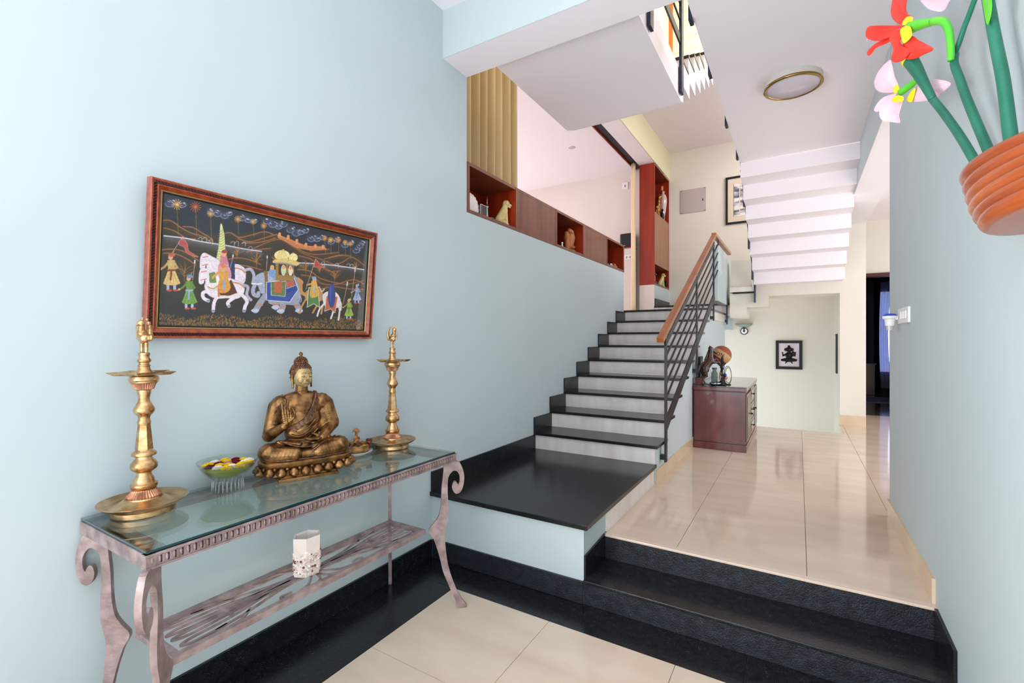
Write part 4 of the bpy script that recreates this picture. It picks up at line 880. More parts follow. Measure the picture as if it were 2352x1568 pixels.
# ================================================================== BOWL OF FLOATING FLOWERS
clear = thin_glass('clear_glass', (246, 249, 247), 1.35, 0.02)
cutg = thin_glass('cut_crystal', (248, 248, 252), 1.5, 0.05, .22, (236, 234, 242))
BL = Vector((-1.975, 1.03, ZG))
bw = thing('glass_bowl', 'clear footed glass bowl of floating flowers on the glass table', 'bowl', BL)
MB().lathe([(.054, 0), (.056, .003), (.053, .045), (.051, .048), (.053, .050), (.070, .062), (.092, .085), (.108, .116), (.1085, .119), (.1065, .119), (.088, .086), (.068, .066), (.045, .054), (.001, .052)], BL, 48).build('bowl', clear, bw, smooth=True)
cut = MB()
for k in range(24): a = 2*PI*k/24; cut.tube([BL+Vector((.0565*math.cos(a), .0565*math.sin(a), .003)), BL+Vector((.0535*math.cos(a), .0535*math.sin(a), .045))], .0022, 5)
cut.build('cut_foot', cutg, bw, smooth=True)
lq = thin_glass('greenish_water', (226, 226, 150), 1.15, 0.02, .4, (196, 194, 104))
MB().lathe([(.001, .0545), (.042, .0565), (.066, .068), (.086, .0875), (.094, .098), (.001, .098)], BL, 48).build('water', lq, bw, smooth=True, label='yellow-green water')
fc = {'yellow': mat('yellow_petals', (244, 212, 22), 0.6), 'white': mat('white_petals', (246, 240, 228), 0.6), 'red': mat('dark_red_petals', (120, 14, 34), 0.6), 'mauve': mat('mauve_petals', (188, 130, 176), 0.6)}
def flower_mesh(r, n1=60):
    mb = MB()
    for k in range(n1):
        ph = math.acos(1-1.0*(k+.5)/n1); a = k*2.39996; d_ = Vector((math.sin(ph)*math.cos(a), math.sin(ph)*math.sin(a), math.cos(ph)*.62)); s_ = Vector((-math.sin(a), math.cos(a), 0))*r*.17; u_ = d_.cross(s_).normalized()*r*.10
        c = d_*r; mb.add([c*.45-s_*.5, c*.45+s_*.5, c*.9+s_+u_, c*1.08, c*.9-s_+u_, c*.7+d_*r*.1-u_], [(0, 1, 2, 3, 4), (5, 3, 2, 1), (5, 0, 4, 3)])
    return mb
fproto = {}
lay = [(0, 0, 'mauve'), (.028, -.012, 'yellow'), (.026, .018, 'red'), (-.004, .034, 'red'), (-.030, .012, 'yellow'), (-.024, -.022, 'red'), (.006, -.034, 'yellow'), (.058, -.012, 'white'), (.052, .026, 'yellow'), (.03, .052, 'white'), (-.004, .066, 'yellow'), (-.036, .052, 'red'), (-.062, .022, 'yellow'), (-.062, -.018, 'white'), (-.042, -.052, 'yellow'), (-.004, -.068, 'red'), (.036, -.056, 'white'), (.068, -.040, 'yellow'), (.076, .006, 'yellow'), (.016, .078, 'white'), (-.02, -.08, 'yellow'), (.055, .06, 'yellow')]
lab = {'yellow': 'yellow pompom flower floating in the glass bowl', 'white': 'white pompom flower floating in the glass bowl', 'red': 'dark red pompom flower floating in the glass bowl', 'mauve': 'mauve flower at the middle of the glass bowl'}
for x, y, c_ in lay:
    if math.hypot(x, y) > .078: q_ = .078/math.hypot(x, y); x *= q_; y *= q_
    r_ = .0205
    if c_ not in fproto: o = flower_mesh(r_).build('pompom_flower', fc[c_]); fproto[c_] = o
    else: o = fproto[c_].copy(); C.objects.link(o)
    o.location = BL+Vector((x, y, .1)); o.rotation_euler = (0, 0, x*90); org[o.name] = Vector(o.location)
    rad_ = math.hypot(x, y); an_ = math.degrees(math.atan2(y, x)) % 360
    dr_ = ['front', 'front right', 'right', 'back right', 'back', 'back left', 'left', 'front left'][int(((an_+22.5) % 360)//45)]
    wh_ = 'at the %s rim of' % dr_ if rad_ > .056 else ('towards the %s of' % dr_ if rad_ > .012 else 'at the middle of')
    tag(o, {'red': 'dark red', 'mauve': 'mauve'}.get(c_, c_)+' pompom flower '+wh_+' the glass bowl', 'flower', c_+' flowers in the glass bowl')
# ================================================================== BRASS URLI ON A SAUCER
UL = Vector((-2.0, 1.700, ZG))
sau = MB().lathe([(.001, .0), (.05, .0), (.052, .004), (.070, .010), (.084, .018), (.0845, .020), (.070, .0135), (.05, .008), (.001, .007)], UL, 48).build('saucer', mat('white_porcelain', (244, 242, 244), 0.12, coat=.5), smooth=True)
tag(sau, 'white porcelain saucer under the small brass bowl', 'saucer')
ub_ = thing('brass_votive_bowl', 'small brass votive bowl with rim cups and tiny canopied figure, on a saucer', 'bowl', UL+Vector((0, 0, .008)))
urm = mat('hammered_copper_brass', (136, 88, 48), 0.36, metal=0.9, col2=(196, 152, 96), scale=28, detail=7, bump=.3, bscale=120)
MB().lathe([(.001, .008), (.046, .009), (.062, .016), (.071, .028), (.072, .038), (.070, .044), (.074, .050), (.0745, .053), (.070, .053), (.066, .044), (.066, .034), (.05, .022), (.001, .020)], UL, 56).build('bowl', urm, ub_, smooth=True)
MB().lathe([(.001, .040), (.0655, .040), (.0655, .041), (.001, .041)], UL, 40).build('water', mat('dark_water', (60, 50, 26), .05), ub_)
cupm = mat('dark_copper', (92, 44, 34), 0.35, metal=.7, col2=(150, 96, 84), scale=40)
for k, a in enumerate((-2.5, -1.35, -.55, .45, 1.25, 2.4)):
    c = UL+Vector((.070*math.cos(a), .070*math.sin(a), .054))
    cp = MB().lathe([(.001, .0), (.007, .0), (.014, .007), (.0165, .015), (.0165, .017), (.014, .015), (.009, .007), (.001, .005)], c, 20).build('rim_cup', cupm, ub_, smooth=True)
MB().lathe([(.001, .041), (.016, .041), (.013, .048), (.009, .056), (.015, .06), (.015, .064), (.001, .064)], UL, 20).build('stand', urm, ub_, smooth=True)
gm = mat('copper_figure', (186, 120, 70), .4, metal=.7, col2=(214, 156, 100), scale=60, bump=.4, bscale=200)
b = MB(); Z = lambda x, y, z: UL+Vector((x, y, z))
b.ball(Z(0, 0, .072), .014, 2, (.9, 1.1, .9)); b.ball(Z(0, 0, .088), .011, 2, (.8, 1, 1)); b.ball(Z(.001, 0, .101), .0075, 2)
for s_ in (-1, 1): caps(b, Z(.004, .006*s_, .067), Z(.008, .015*s_, .066), .006, .005, 3); caps(b, Z(0, .009*s_, .093), Z(.006, .014*s_, .082), .0038, .003, 4); caps(b, Z(0.006, .014*s_, .082), Z(.009, .008*s_, .09), .003, .003, 3)
b.lathe([(.001, 0), (.008, .002), (.006, .008), (.002, .014)], Z(0, 0, .106), 12)
fuse('seated_figure', b, .0013, gm, ub_, 1)
MB().tube([Z(-.009, 0, .06), Z(-.009, 0, .128)], .0012, 6).build('canopy_pole', gm, ub_)
MB().lathe([(.0185, 0), (.019, .001), (.012, .008), (.004, .014), (.001, .016)], Z(-.001, 0, .1235), 24).build('canopy', gm, ub_, smooth=True)
bb_ = MB()
for k in range(6): a = k*PI/3; bb_.ball(Z(.0175*math.cos(a), .0175*math.sin(a), .1175), .003, 1); bb_.tube([Z(.0175*math.cos(a), .0175*math.sin(a), .1175), Z(.0175*math.cos(a), .0175*math.sin(a), .124)], .0005, 4)
bb_.build('canopy_bells', brassd, ub_)
for (x, y, c_) in ((.034, -.038, 'yellow'), (.048, -.014, 'white'), (.036, .022, 'yellow'), (.046, .036, 'white'), (.052, .008, 'yellow'), (-.03, .04, 'yellow')):
    o = fproto[c_].copy(); C.objects.link(o); o.location = UL+Vector((x, y, .044)); o.scale = (.55, .55, .55); org[o.name] = Vector(o.location)
    tag(o, c_+' blossom lying '+('at the left side of' if y < -.01 else 'at the right side of' if y > .03 else 'in the middle of' if y < .025 else 'at the back of')+' the small brass votive bowl', 'flower', c_+' blossoms in the brass bowl')
# ================================================================== WAX CANDLE HOLDER ON THE LOWER SHELF
CH = Vector((-1.822, 1.283, ZS+.0003))
wax = mat('pale_wax', (232, 214, 206), 0.5, col2=(240, 226, 222), scale=12); wax.node_tree.nodes['Principled BSDF'].inputs['Subsurface Weight'].default_value = .15; wax.node_tree.nodes['Principled BSDF'].inputs['Subsurface Radius'].default_value = (.02, .015, .01)
ch = thing('candle_holder', 'white six-sided wax candle holder crusted with shells on the lower shelf', 'candle holder', CH)
def hexr(r, z): return [(CH.x+r*math.cos(a)*.86, CH.y+r*math.sin(a), CH.z+z) for a in [PI/3*k+.45 for k in range(6)]]
rings = [hexr(.056, 0), hexr(.060, .006), hexr(.064, .160), hexr(.062, .165), hexr(.055, .165), hexr(.052, .158), hexr(.050, .10)]
vs = [p for r_ in rings for p in r_]; fs = [(i*6+k, i*6+(k+1) % 6, (i+1)*6+(k+1) % 6, (i+1)*6+k) for i in range(6) for k in range(6)]+[tuple(range(5, -1, -1)), tuple(range(36, 42))]
MB().add(vs, fs).build('wax_body', wax, ch)
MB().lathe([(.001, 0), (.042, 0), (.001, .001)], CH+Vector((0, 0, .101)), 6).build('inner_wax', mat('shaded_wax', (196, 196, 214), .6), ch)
sh1 = mat('shell_pink', (206, 168, 156), .35, col2=(236, 216, 208), scale=60, bump=.5, bscale=150); sh2 = mat('shell_dark', (110, 66, 56), .3); sh3 = mat('shell_white', (250, 248, 246), .25, coat=.3)
rr = random.Random(5); m1, m2, m3 = MB(), MB(), MB()
for k in range(420):
    a = rr.uniform(0, 2*PI); z = .095*rr.random()**.8; kx = int(((a-.45) % (2*PI))/(PI/3)); a0 = PI/3*kx+.45; a1 = a0+PI/3; f = ((a-.45) % (PI/3))/(PI/3)
    rr_ = .0605+.004*z/.16; p = Vector((math.cos(a0)*.86*(1-f)+math.cos(a1)*.86*f, math.sin(a0)*(1-f)+math.sin(a1)*f, 0))*rr_+Vector((0, 0, z+.003))
    s_ = rr.uniform(.003, .0075); (m1 if rr.random() < .72 else (m3 if rr.random() < .6 else m2)).ball(CH+p, s_, 1, (1, rr.uniform(.6, 1), rr.uniform(.5, 1)))
m1.build('shell_crust', sh1, ch, smooth=True, stuff=True, label='pink shell fragments'); m2.build('shell_crust', sh2, ch, smooth=True, stuff=True, label='dark brown shell fragments'); m3.build('shell_crust', sh3, ch, smooth=True, stuff=True, label='white shell fragments')
a0 = .45-PI/3*0; 
q_ = Vector((.040, -.030, .108)); MB().ball(CH+q_, 1, 2, (.006, .009, .010)).build('large_shell', sh3, ch, smooth=True)
# ================================================================== OPEN SHELF BOX ON THE PARAPET WALL
shf = thing('wall_shelf', 'long reddish veneer shelf box with three open cubbies along the top of the blue wall', 'shelf', (XL, 4.6, 2.396))
sx0, sx1, z0, z1, tk = XL-0.36, XL+0.004, 2.396, 2.772, 0.026
ys = [2.803, 3.50, 4.289, 4.99, 5.76, 6.462]
B(sx0, sx1, ys[0], ys[-1], z1-tk, z1, 0.002).build('top_panel', M['wood'], shf); B(sx0, sx1, ys[0], ys[-1], z0, z0+tk, 0.002).build('bottom_panel', M['wood'], shf)
B(sx0, sx0+0.02, ys[0], ys[-1], z0+tk, z1-tk).build('back_panel', M['woodr'], shf)
for y in (ys[0], ys[1], ys[2], ys[3], ys[4], ys[5]-tk): B(sx0+0.02, sx1, y, y+tk, z0+tk, z1-tk, 0.001).build('divider', M['woodr'], shf)
for a, b in ((ys[1]+tk, ys[2]), (ys[3]+tk, ys[4])): B(sx1-0.03, sx1-0.001, a, b, z0+tk, z1-tk).build('door_panel', M['wood'], shf)
for a, b in ((ys[0], ys[0]+tk), (ys[1], ys[1]+tk), (ys[2]-.0, ys[2]+tk), (ys[3], ys[3]+tk), (ys[4], ys[4]+tk), (ys[5]-tk, ys[5])): B(sx1, sx1+0.002, a, b, z0+.002, z1-.002).build('edge_strip', M['wood'], shf)
def sit(name, label, cat, loc): return thing(name, label, cat, loc)
ZC = z0+tk+0.0005
# scalloped shell fan dish
L0 = (-2.21, 2.985, ZC); t = sit('scallop_shell', 'large white ribbed shell at the near end of the first cubby', 'shell', L0)
mb = MB(); n = 26; vs = [(L0[0], L0[1], L0[2]+.004)]
for j in range(1, 8):
    for k in range(n+1):
        a = math.radians(-20+220*k/n); r_ = .118*j/7*(1+.03*(k % 2)*(j > 5)); vs.append((L0[0]-.02+.03*math.sin(j/7*1.5)+(.004 if k % 2 else 0), L0[1]-.005+r_*math.cos(a)*.95, L0[2]+.055+r_*math.sin(a)*1.0))
fs = [(0, 1+k, 2+k) for k in range(n)]+[(1+(j-1)*(n+1)+k, 1+(j-1)*(n+1)+k+1, 1+j*(n+1)+k+1, 1+j*(n+1)+k) for j in range(1, 7) for k in range(n)]
o = mb.add(vs, fs).build('ribbed_fan', mat('pale_shell', (238, 222, 212), .4, col2=(248, 238, 230), scale=30), t, smooth=True); sm = o.modifiers.new('t', 'SOLIDIFY'); sm.thickness = .006
MB().ball((L0[0], L0[1], L0[2]+.018), 1, 2, (.03, .035, .018)).build('base_knob', mat('brown_shell', (120, 96, 84), .4), t, smooth=True)
mb = MB()
for k in range(9): mb.ball((L0[0]+.02+rr.uniform(-.01, .012), L0[1]+.045+.008*k, L0[2]+.011+.004*(k % 3)), .011, 1)
tag(mb.build('coral_piece', sh3, smooth=True), 'small white coral lump between the ribbed shell and glass block', 'coral')
L0 = (-2.19, 3.135, ZC); t = sit('glass_block', 'clear rectangular glass trophy block in the first cubby', 'trophy', L0)
cgl = thin_glass('grey_crystal', (214, 214, 220), 1.5, 0.03, .12, (150, 150, 156))
B(-2.21, -2.175, 3.09, 3.18, ZC, ZC+.115, .003).build('block', cgl, t)
for (x, y) in ((-2.175, 3.09), (-2.175, 3.18)): B(x-.001, x+.001, y-.0015, y+.0015, ZC, ZC+.115).build('bright_edge', sh3, t)
B(-2.176, -2.174, 3.09, 3.18, ZC+.113, ZC+.116).build('bright_edge', sh3, t)
L0 = (-2.19, 3.23, ZC); t = sit('round_dish', 'small dark round glass dish in front of the slender tower model', 'dish', L0)
MB().lathe([(.001, 0), (.022, 0), (.034, .012), (.038, .028), (.039, .03), (.035, .028), (.03, .012), (.001, .006)], L0, 28).build('bowl', mat('black_glass', (14, 16, 24), .08), t, smooth=True)
MB().lathe([(.036, .028), (.040, .029), (.040, .031), (.036, .031)], L0, 28).build('rim', mat('silver', (196, 196, 196), .25, metal=1), t, smooth=True)
L0 = (-2.23, 3.262, ZC); t = sit('tower_model', 'slim silver tower model with a round bulb in the first cubby', 'model', L0)
slv = _m['silver']
MB().lathe([(.015, 0), (.012, .03), (.0085, .08), (.006, .125), (.0055, .13)], L0, 12).build('shaft', slv, t, smooth=True)
MB().lathe([(.001, .125), (.008, .13), (.0125, .138), (.0125, .143), (.008, .15), (.004, .156)], L0, 16).build('pod', slv, t, smooth=True)
MB().lathe([(.004, .155), (.0026, .19), (.001, .262)], L0, 8).build('mast', slv, t, smooth=True)
# seated dog figurines
def dog(loc, rz, s, label, m, cat='figurine'):
    t = sit('dog_figurine', label, cat, loc); T = Vector(loc); b = MB(); P = lambda x, y, z: T+Vector((x, y, z))*s
    b.ball(P(-.03, 0, .04), 1, 2, (.038*s, .036*s, .04*s)); caps(b, P(-.028, 0, .05), P(.012, 0, .125), .036*s, .030*s, 8); caps(b, P(.01, 0, .12), P(.022, 0, .165), .028*s, .021*s, 6)
    b.ball(P(.03, 0, .182), 1, 2, (.028*s, .025*s, .025*s)); caps(b, P(.045, 0, .177), P(.073, 0, .172), .014*s, .0095*s, 6); caps(b, P(.045, 0, .162), P(.066, 0, .155), .007*s, .006*s, 5)
    for q in (-1, 1):
        caps(b, P(.018, .016*q, .11), P(.028, .018*q, .01), .013*s, .010*s, 9); b.ball(P(.036, .018*q, .008), 1, 2, (.016*s, .010*s, .008*s)); caps(b, P(-.01, .028*q, .03), P(.022, .034*q, .010), .018*s, .010*s, 6)
        b.ball(P(.022, .025*q, .178), 1, 2, (.010*s, .006*s, .02*s))
    caps(b, P(-.06, 0, .02), P(-.078, .01, .012), .012*s, .006*s, 5)
    fuse('body', b, .0032*s, m, t, 3)
    e = MB(); 
    for q in (-1, 1): e.ball(P(.052, .012*q, .190), .0034*s, 1)
    e.ball(P(.083, 0, .176), .005*s, 1); e.build('eyes_and_nose', M['black'], t, smooth=True)
    MB().ball(P(.058, 0, .163), 1, 2, (.011*s, .008*s, .0035*s)).build('tongue', mat('pale_teeth', (236, 228, 214), .4), t, smooth=True)
    t.rotation_euler = (0, 0, rz); return t
dgm = mat('cream_ceramic', (206, 178, 116), .35, col2=(226, 204, 150), scale=14, bump=.15, bscale=60)
dog((-2.17, 3.415, ZC), 1.15, 1.12, 'cream ceramic sitting dog figurine in the first cubby', dgm)
# wooden clasped-hands carving
L0 = (-2.21, 4.86, ZC); t = sit('wood_carving', 'curled brown wooden carving on stacked rounds in the middle cubby', 'carving', L0); T = Vector(L0)
wm = mat('carved_wood', (150, 84, 38), .4, col2=(182, 110, 56), scale=12, stretch=(1, 1, .2)); b = MB(); P = lambda x, y, z: T+Vector((x, y, z))
caps(b, P(0, 0, .09), P(0, 0, .17), .055, .075, 8); caps(b, P(0, .05, .17), P(0, .055, .245), .05, .038, 6); caps(b, P(0, .05, .25), P(0, .005, .262), .034, .026, 5); caps(b, P(0, -.05, .16), P(0, -.072, .215), .04, .022, 6); caps(b, P(0, -.072, .215), P(0, -.03, .228), .022, .014, 5)
caps(b, P(0, -.06, .12), P(0, -.05, .01), .03, .028, 8)
fuse('carved_curl', b, .006, wm, t, 3)
MB().lathe([(.001, .048), (.045, .05), (.062, .066), (.06, .08), (.03, .092), (.001, .093)], P(0, .03, 0), 24).build('turned_round', wm, t, smooth=True); MB().lathe([(.001, 0), (.05, 0), (.066, .016), (.062, .036), (.03, .048), (.001, .049)], P(0, .03, 0), 24).build('turned_round', wm, t, smooth=True)
L0 = (-2.15, 4.56, ZC); t = sit('white_figurine', 'tiny white figurine at the near side of the middle cubby', 'figurine', L0); b = MB(); T = Vector(L0)
caps(b, T+Vector((0, -.02, 0.005)), T+Vector((0, 0, .05)), .008, .007, 6); caps(b, T+Vector((0, .03, .005)), T+Vector((0, 0, .05)), .008, .006, 6); b.ball(T+Vector((0, 0, .058)), .012)
fuse('body', b, .003, sh3, t, 1); B(T.x-.02, T.x+.02, T.y+.04, T.y+.075, T.z, T.z+.012).build('base', sh3, t)
for k, (y, h_, w_) in enumerate(((6.03, .05, .02), (6.17, .062, .025), (6.215, .05, .02))):
    L0 = (-2.17, y, ZC); t = sit('small_frame', ['tiny black and white frame at the near side of the last cubby', 'small white upright card in the last cubby', 'small silver card beside the brown carved block in the last cubby'][k], 'frame', L0)
    B(-2.185, -2.17, y-w_, y+w_, ZC, ZC+h_, .001).build('frame', [M['black'], sh3, slv][k], t); B(-2.1695, -2.1688, y-w_*.6, y+w_*.6, ZC+.01, ZC+h_-.01).build('print', [sh3, cgl, sh3][k], t)
L0 = (-2.20, 6.33, ZC); t = sit('carved_block', 'small brown woven-pattern block in the last cubby', 'carving', L0)
B(-2.24, -2.16, 6.26, 6.38, ZC, ZC+.055, .006).build('block', mat('woven_brown', (150, 92, 50), .5, col2=(190, 130, 80), scale=70, bump=.5), t); B(-2.22, -2.18, 6.32, 6.385, ZC+.055, ZC+.085, .006).build('lid', _m['woven_brown'], t)
# ================================================================== TALL CABINET PILLAR
pc = thing('tall_cabinet', 'tall red-wood cabinet pillar with open niches beside the living room opening', 'cabinet', (-2.22, 8.1, 2.39))
cx0, cx1, cy0, cy1 = -2.352, -2.094, 8.104, 9.168
B(cx0, cx1, cy0, cy0+.03, 2.391, 4.465, .001).build('end_panel', M['woodr'], pc, label='glossy red-wood end panel')
B(cx0, cx0+.02, cy0+.03, cy1, 2.391, 4.465).build('back_panel', M['woodr'], pc)
B(cx0+.02, cx1, cy1-.03, cy1, 2.391, 4.465).build('side_panel', M['woodr'], pc)
for z in (2.391, 2.745, 3.61, 4.437): B(cx0+.02, cx1, cy0+.03, cy1-.03, z, z+.028).build('shelf_board', M['woodb'] if z < 3.7 and z > 2.5 else M['wood'], pc)
B(cx1-.022, cx1-.002, cy0+.03, cy1-.002, 2.770, 3.610).build('door', M['woodb'], pc, label='matt brown door panel')
ZD = 2.4195
dog((-2.16, 8.86, ZD), .95, 1.25, 'greenish cream sitting dog figurine in the lower pillar niche', mat('greenish_ceramic', (176, 172, 108), .35, col2=(204, 198, 138), scale=14))
L0 = (-2.13, 9.03, ZD); t = sit('black_lantern', 'small black metal lantern at the far side of the lower pillar niche', 'lantern', L0)
MB().lathe([(.04, 0), (.044, .006), (.036, .012), (.04, .1), (.044, .106), (.03, .125), (.008, .14)], L0, 6).build('body', mat('lantern_black', (12, 14, 16), .25), t)
MB().tube([Vector(L0)+Vector((.0, .045*math.cos(a), .085+.05*math.sin(a))) for a in [-.9+1.8*k/10 for k in range(11)]], .003, 6).build('handle', _m['lantern_black'], t)
L0 = (-2.17, 8.40, ZD); t = sit('trophy_cup', 'dark figure trophy with a silver top in the lower pillar niche', 'trophy', L0)
MB().lathe([(.045, 0), (.045, .05), (.03, .055), (.012, .07), (.01, .16), (.02, .18), (.022, .21), (.008, .23)], L0, 16).build('body', mat('dark_resin', (40, 30, 30), .3), t, smooth=True); MB().lathe([(.012, .165), (.03, .185), (.031, .19), (.012, .195)], Vector(L0)+Vector((0, .05, .0)), 16).build('silver_top', slv, t)
MB().lathe([(.004, 0), (.0035, .185)], Vector(L0)+Vector((0, .05, 0)), 8).build('stem', slv, t)
ZE = 3.6385
L0 = (-2.15, 8.93, ZE); t = sit('vase', 'slender pinkish vase standing in the upper pillar niche', 'vase', L0)
MB().lathe([(.03, 0), (.034, .01), (.028, .03), (.03, .10), (.05, .2), (.068, .34), (.07, .42), (.055, .48), (.03, .51), (.022, .53), (.034, .56), (.03, .56)], L0, 28).build('body', mat('pink_glaze', (196, 170, 166), .2, coat=.5), t, smooth=True)
L0 = (-2.17, 8.66, ZE); t = sit('giraffe_figurine', 'orange and brown patterned giraffe figurine in the upper pillar niche', 'figurine', L0); T = Vector(L0); b = MB(); P = lambda x, y, z: T+Vector((x, y, z))
for q in (-1, 1):
    for y in (-.06, .03): caps(b, P(.018*q, y, .01), P(.014*q, y, .17), .010, .014, 8)
caps(b, P(0, -.06, .19), P(0, .03, .21), .034, .036, 6); caps(b, P(0, .03, .22), P(0, .09, .42), .026, .016, 12); caps(b, P(0, .09, .43), P(.03, .15, .41), .022, .012, 6)
for q in (-1, 1): caps(b, P(.008*q, .085, .44), P(.01*q, .08, .475), .005, .005, 4); b.ball(P(.026*q, .075, .435), 1, 2, (.016, .006, .009))
fuse('body', b, .005, mat('giraffe_pattern', (206, 150, 70), .4, col2=(110, 56, 20), scale=26, lo=.46, hi=.54, detail=1), t, 1)
L0 = (-2.2, 9.05, ZE); t = sit('red_bottle', 'dark red bottle with a tan cap behind the vase in the pillar niche', 'bottle', L0)
MB().lathe([(.04, 0), (.042, .3), (.04, .52), (.022, .6), (.02, .64)], L0, 20).build('body', mat('dark_red_glass', (120, 20, 10), .15), t, smooth=True); MB().lathe([(.024, .62), (.024, .70), (.001, .70)], L0, 16).build('cap', mat('tan_cap', (190, 140, 100), .5), t)
L0 = (-2.125, 8.78, ZE); t = sit('penguin_figurine', 'small black and white figurine at the front of the upper pillar niche', 'figurine', L0); MB().lathe([(.03, 0), (.034, .05), (.03, .12), (.02, .15), (.02, .19), (.001, .21)], L0, 16).build('body', M['black'], t, smooth=True); MB().ball(Vector(L0)+Vector((.018, 0, .13)), 1, 2, (.016, .02, .03)).build('chest', sh3, t, smooth=True)
# ================================================================== CURTAINS
def curtain(name, label, x, y0, y1, z0, z1, m, nf, amp, seed, flare=0.0):
    r = random.Random(seed); n = nf*12; rows = 14; vs = []; ph = [r.uniform(-.6, .6) for _ in range(nf+2)]; am = [r.uniform(.6, 1.3) for _ in range(nf+2)]
    for j in range(rows+1):
        v = j/rows
        for k in range(n+1):
            u = k/n; f = u*nf; i = int(min(f, nf-1)); w_ = am[i]*(1-(f-i))+am[i+1]*(f-i)
            y = y0+(y1-y0)*(u+flare*(1-v)*(u-.0)*.3); xx = x+amp*w_*math.sin(2*PI*f+ph[i]*.6*(1-v))
            vs.append((xx, y+.012*math.sin(f*7+v*2)*(1-v), z0+(z1-z0)*v))
    fs = [(j*(n+1)+k, j*(n+1)+k+1, (j+1)*(n+1)+k+1, (j+1)*(n+1)+k) for j in range(rows) for k in range(n)]
    t = thing(name, label, 'curtain', (x, y0, z1))
    o = MB().add(vs, fs).build('cloth', m, t, smooth=True); s_ = o.modifiers.new('t', 'SOLIDIFY'); s_.thickness = .004
    hk = MB()
    for k in range(nf): hk.tube([(x, y0+(y1-y0)*(k+.5)/nf, z1-.01), (x, y0+(y1-y0)*(k+.5)/nf, z1+.03)], .004, 6)
    hk.build('hooks', M['black'], t); return t
cm = mat('gold_beige_cloth', (196, 172, 128), .7, col2=(208, 186, 144), scale=3, stretch=(1, 1, .2), spec=.2)
curtain('curtain', 'gold-beige pleated curtain gathered above the near end of the shelf box', -2.54, 3.22, 4.27, 1.9, 4.48, cm, 8, .055, 3)
curtain('curtain', 'pale narrow curtain strip gathered beside the tall red cabinet pillar', -2.424, 7.96, 8.06, 1.9, 4.48, mat('cream_cloth', (226, 204, 170), .7), 3, .03, 8)
# ================================================================== LIVING ROOM ITEMS SEEN PAST THE SHELF
lu = thing('side_unit', 'tall pale pink unit under the black loudspeaker', 'cabinet', (-2.58, 8.2, 1.861)); B(-2.70, -2.47, 8.09, 8.315, 1.861, 3.05, .004).build('body', M['pink'], lu); B(-2.705, -2.465, 8.08, 8.316, 3.05, 3.07, .003).build('top', M['woodr'], lu)
sp = thing('loudspeaker', 'black rounded loudspeaker on the pale unit by the pillar', 'loudspeaker', (-2.58, 8.2, 3.0705)); B(-2.70, -2.47, 8.09, 8.30, 3.0705, 3.32, .03).build('cabinet', mat('speaker_black', (16, 17, 26), .45), sp); B(-2.66, -2.60, 8.085, 8.0895, 3.10, 3.108).build('badge', slv, sp)
so = thing('socket_strip', 'white socket strip on the pale unit below the loudspeaker', 'socket', (-2.58, 8.08, 2.88)); B(-2.66, -2.47, 8.075, 8.0895, 2.85, 2.93, .002).build('plate', M['whitep'], so)
for k in range(3): B(-2.64+.06*k, -2.615+.06*k, 8.072, 8.075, 2.87, 2.91).build('socket', mat('grey_socket', (150, 146, 150), .5), so)
w2 = thing('wall_switch', 'white square switch on the dusty pink living room wall', 'switch', (-2.67, 8.31, 4.17)); B(-2.72, -2.615, 8.300, 8.3195, 4.16, 4.28, .003).build('plate', M['whitep'], w2); B(-2.68, -2.655, 8.296, 8.300, 4.2, 4.24).build('rocker', _m['grey_socket'], w2)
dl = thing('ceiling_downlight', 'small round recessed downlight in the living room ceiling', 'downlight', (-3.04, 6.81, 4.47)); MB().lathe([(.001, -.001), (.03, -.004), (.045, -.006), (.055, -.002), (.055, 0)], (-3.04, 6.81, 4.47), 24).build('ring', slv, dl, smooth=True)
# ================================================================== STAIR RAILING
rl = thing('stair_railing', 'dark steel stair railing with oiled wooden handrail climbing to the landing', 'railing', (-.95, 4.05, .42))
xr_ = -.952; sl_ = .4885
hz = lambda y: 1.425+(y-3.87)*sl_
yA, yB = 3.87, 6.66
def quad(y0, y1, off, w_, h_, name, m, ext=True): return MB().bar((xr_, y0, hz(y0)+off), (xr_, y1, hz(y1)+off), w_, h_).build(name, m, rl)
hr_ = MB(); a_ = Vector((xr_, yA-.01, hz(yA)+.02)); b_ = Vector((xr_, yB, hz(yB)+.02)); n_ = Vector((0, -sl_, 1)).normalized(); r0 = []
pts = [(.032*math.cos(q), .030*math.sin(q)*.8) for q in [2*PI*k/16 for k in range(16)]]
pts = [(max(-.027, min(.027, 1.25*x)), max(-.02, min(.02, 1.25*z))) for x, z in pts]
vs = [p+Vector((x, 0, 0))+n_*z for p in (a_, b_) for x, z in pts]; fs = [(k, (k+1) % 16, 16+(k+1) % 16, 16+k) for k in range(16)]+[tuple(range(15, -1, -1)), tuple(range(16, 32))]
MB().add(vs, fs).build('handrail', M['rail'], rl, label='oiled wooden handrail', norm=True)
MB().bar((xr_, yB+.01, 2.835), (xr_, 8.3, 2.835), .055, .042).build('handrail', M['rail'], rl, label='level wooden handrail over the parapet')
quad(4.02, yB-.02, -.085, .012, .055, 'top_bar', M['iron'])
quad(4.06, yB+.05, -.785, .014, .100, 'bottom_bar', M['iron'])
for k in range(4): quad(4.07, 7.03-.0*k, -.205-.118*k, .014, .014, 'rod', M['iron'])
for y, w_ in ((4.05, .03), (5.46, .03), (6.66, .03)):
    zb = {4.05: .425, 5.46: 1.07, 6.66: 1.70}[y]; top = hz(y)-.01
    MB().box(xr_-.008, xr_+.008, y-.024, y+.024, zb if y < 6 else 1.70, top if y < 6 else hz(y)-.01).build('post', M['iron'], rl)
    B(XS+.001, xr_-.007, y-.03, y+.02, zb+.02, zb+.06).build('wall_bracket', M['iron'], rl)
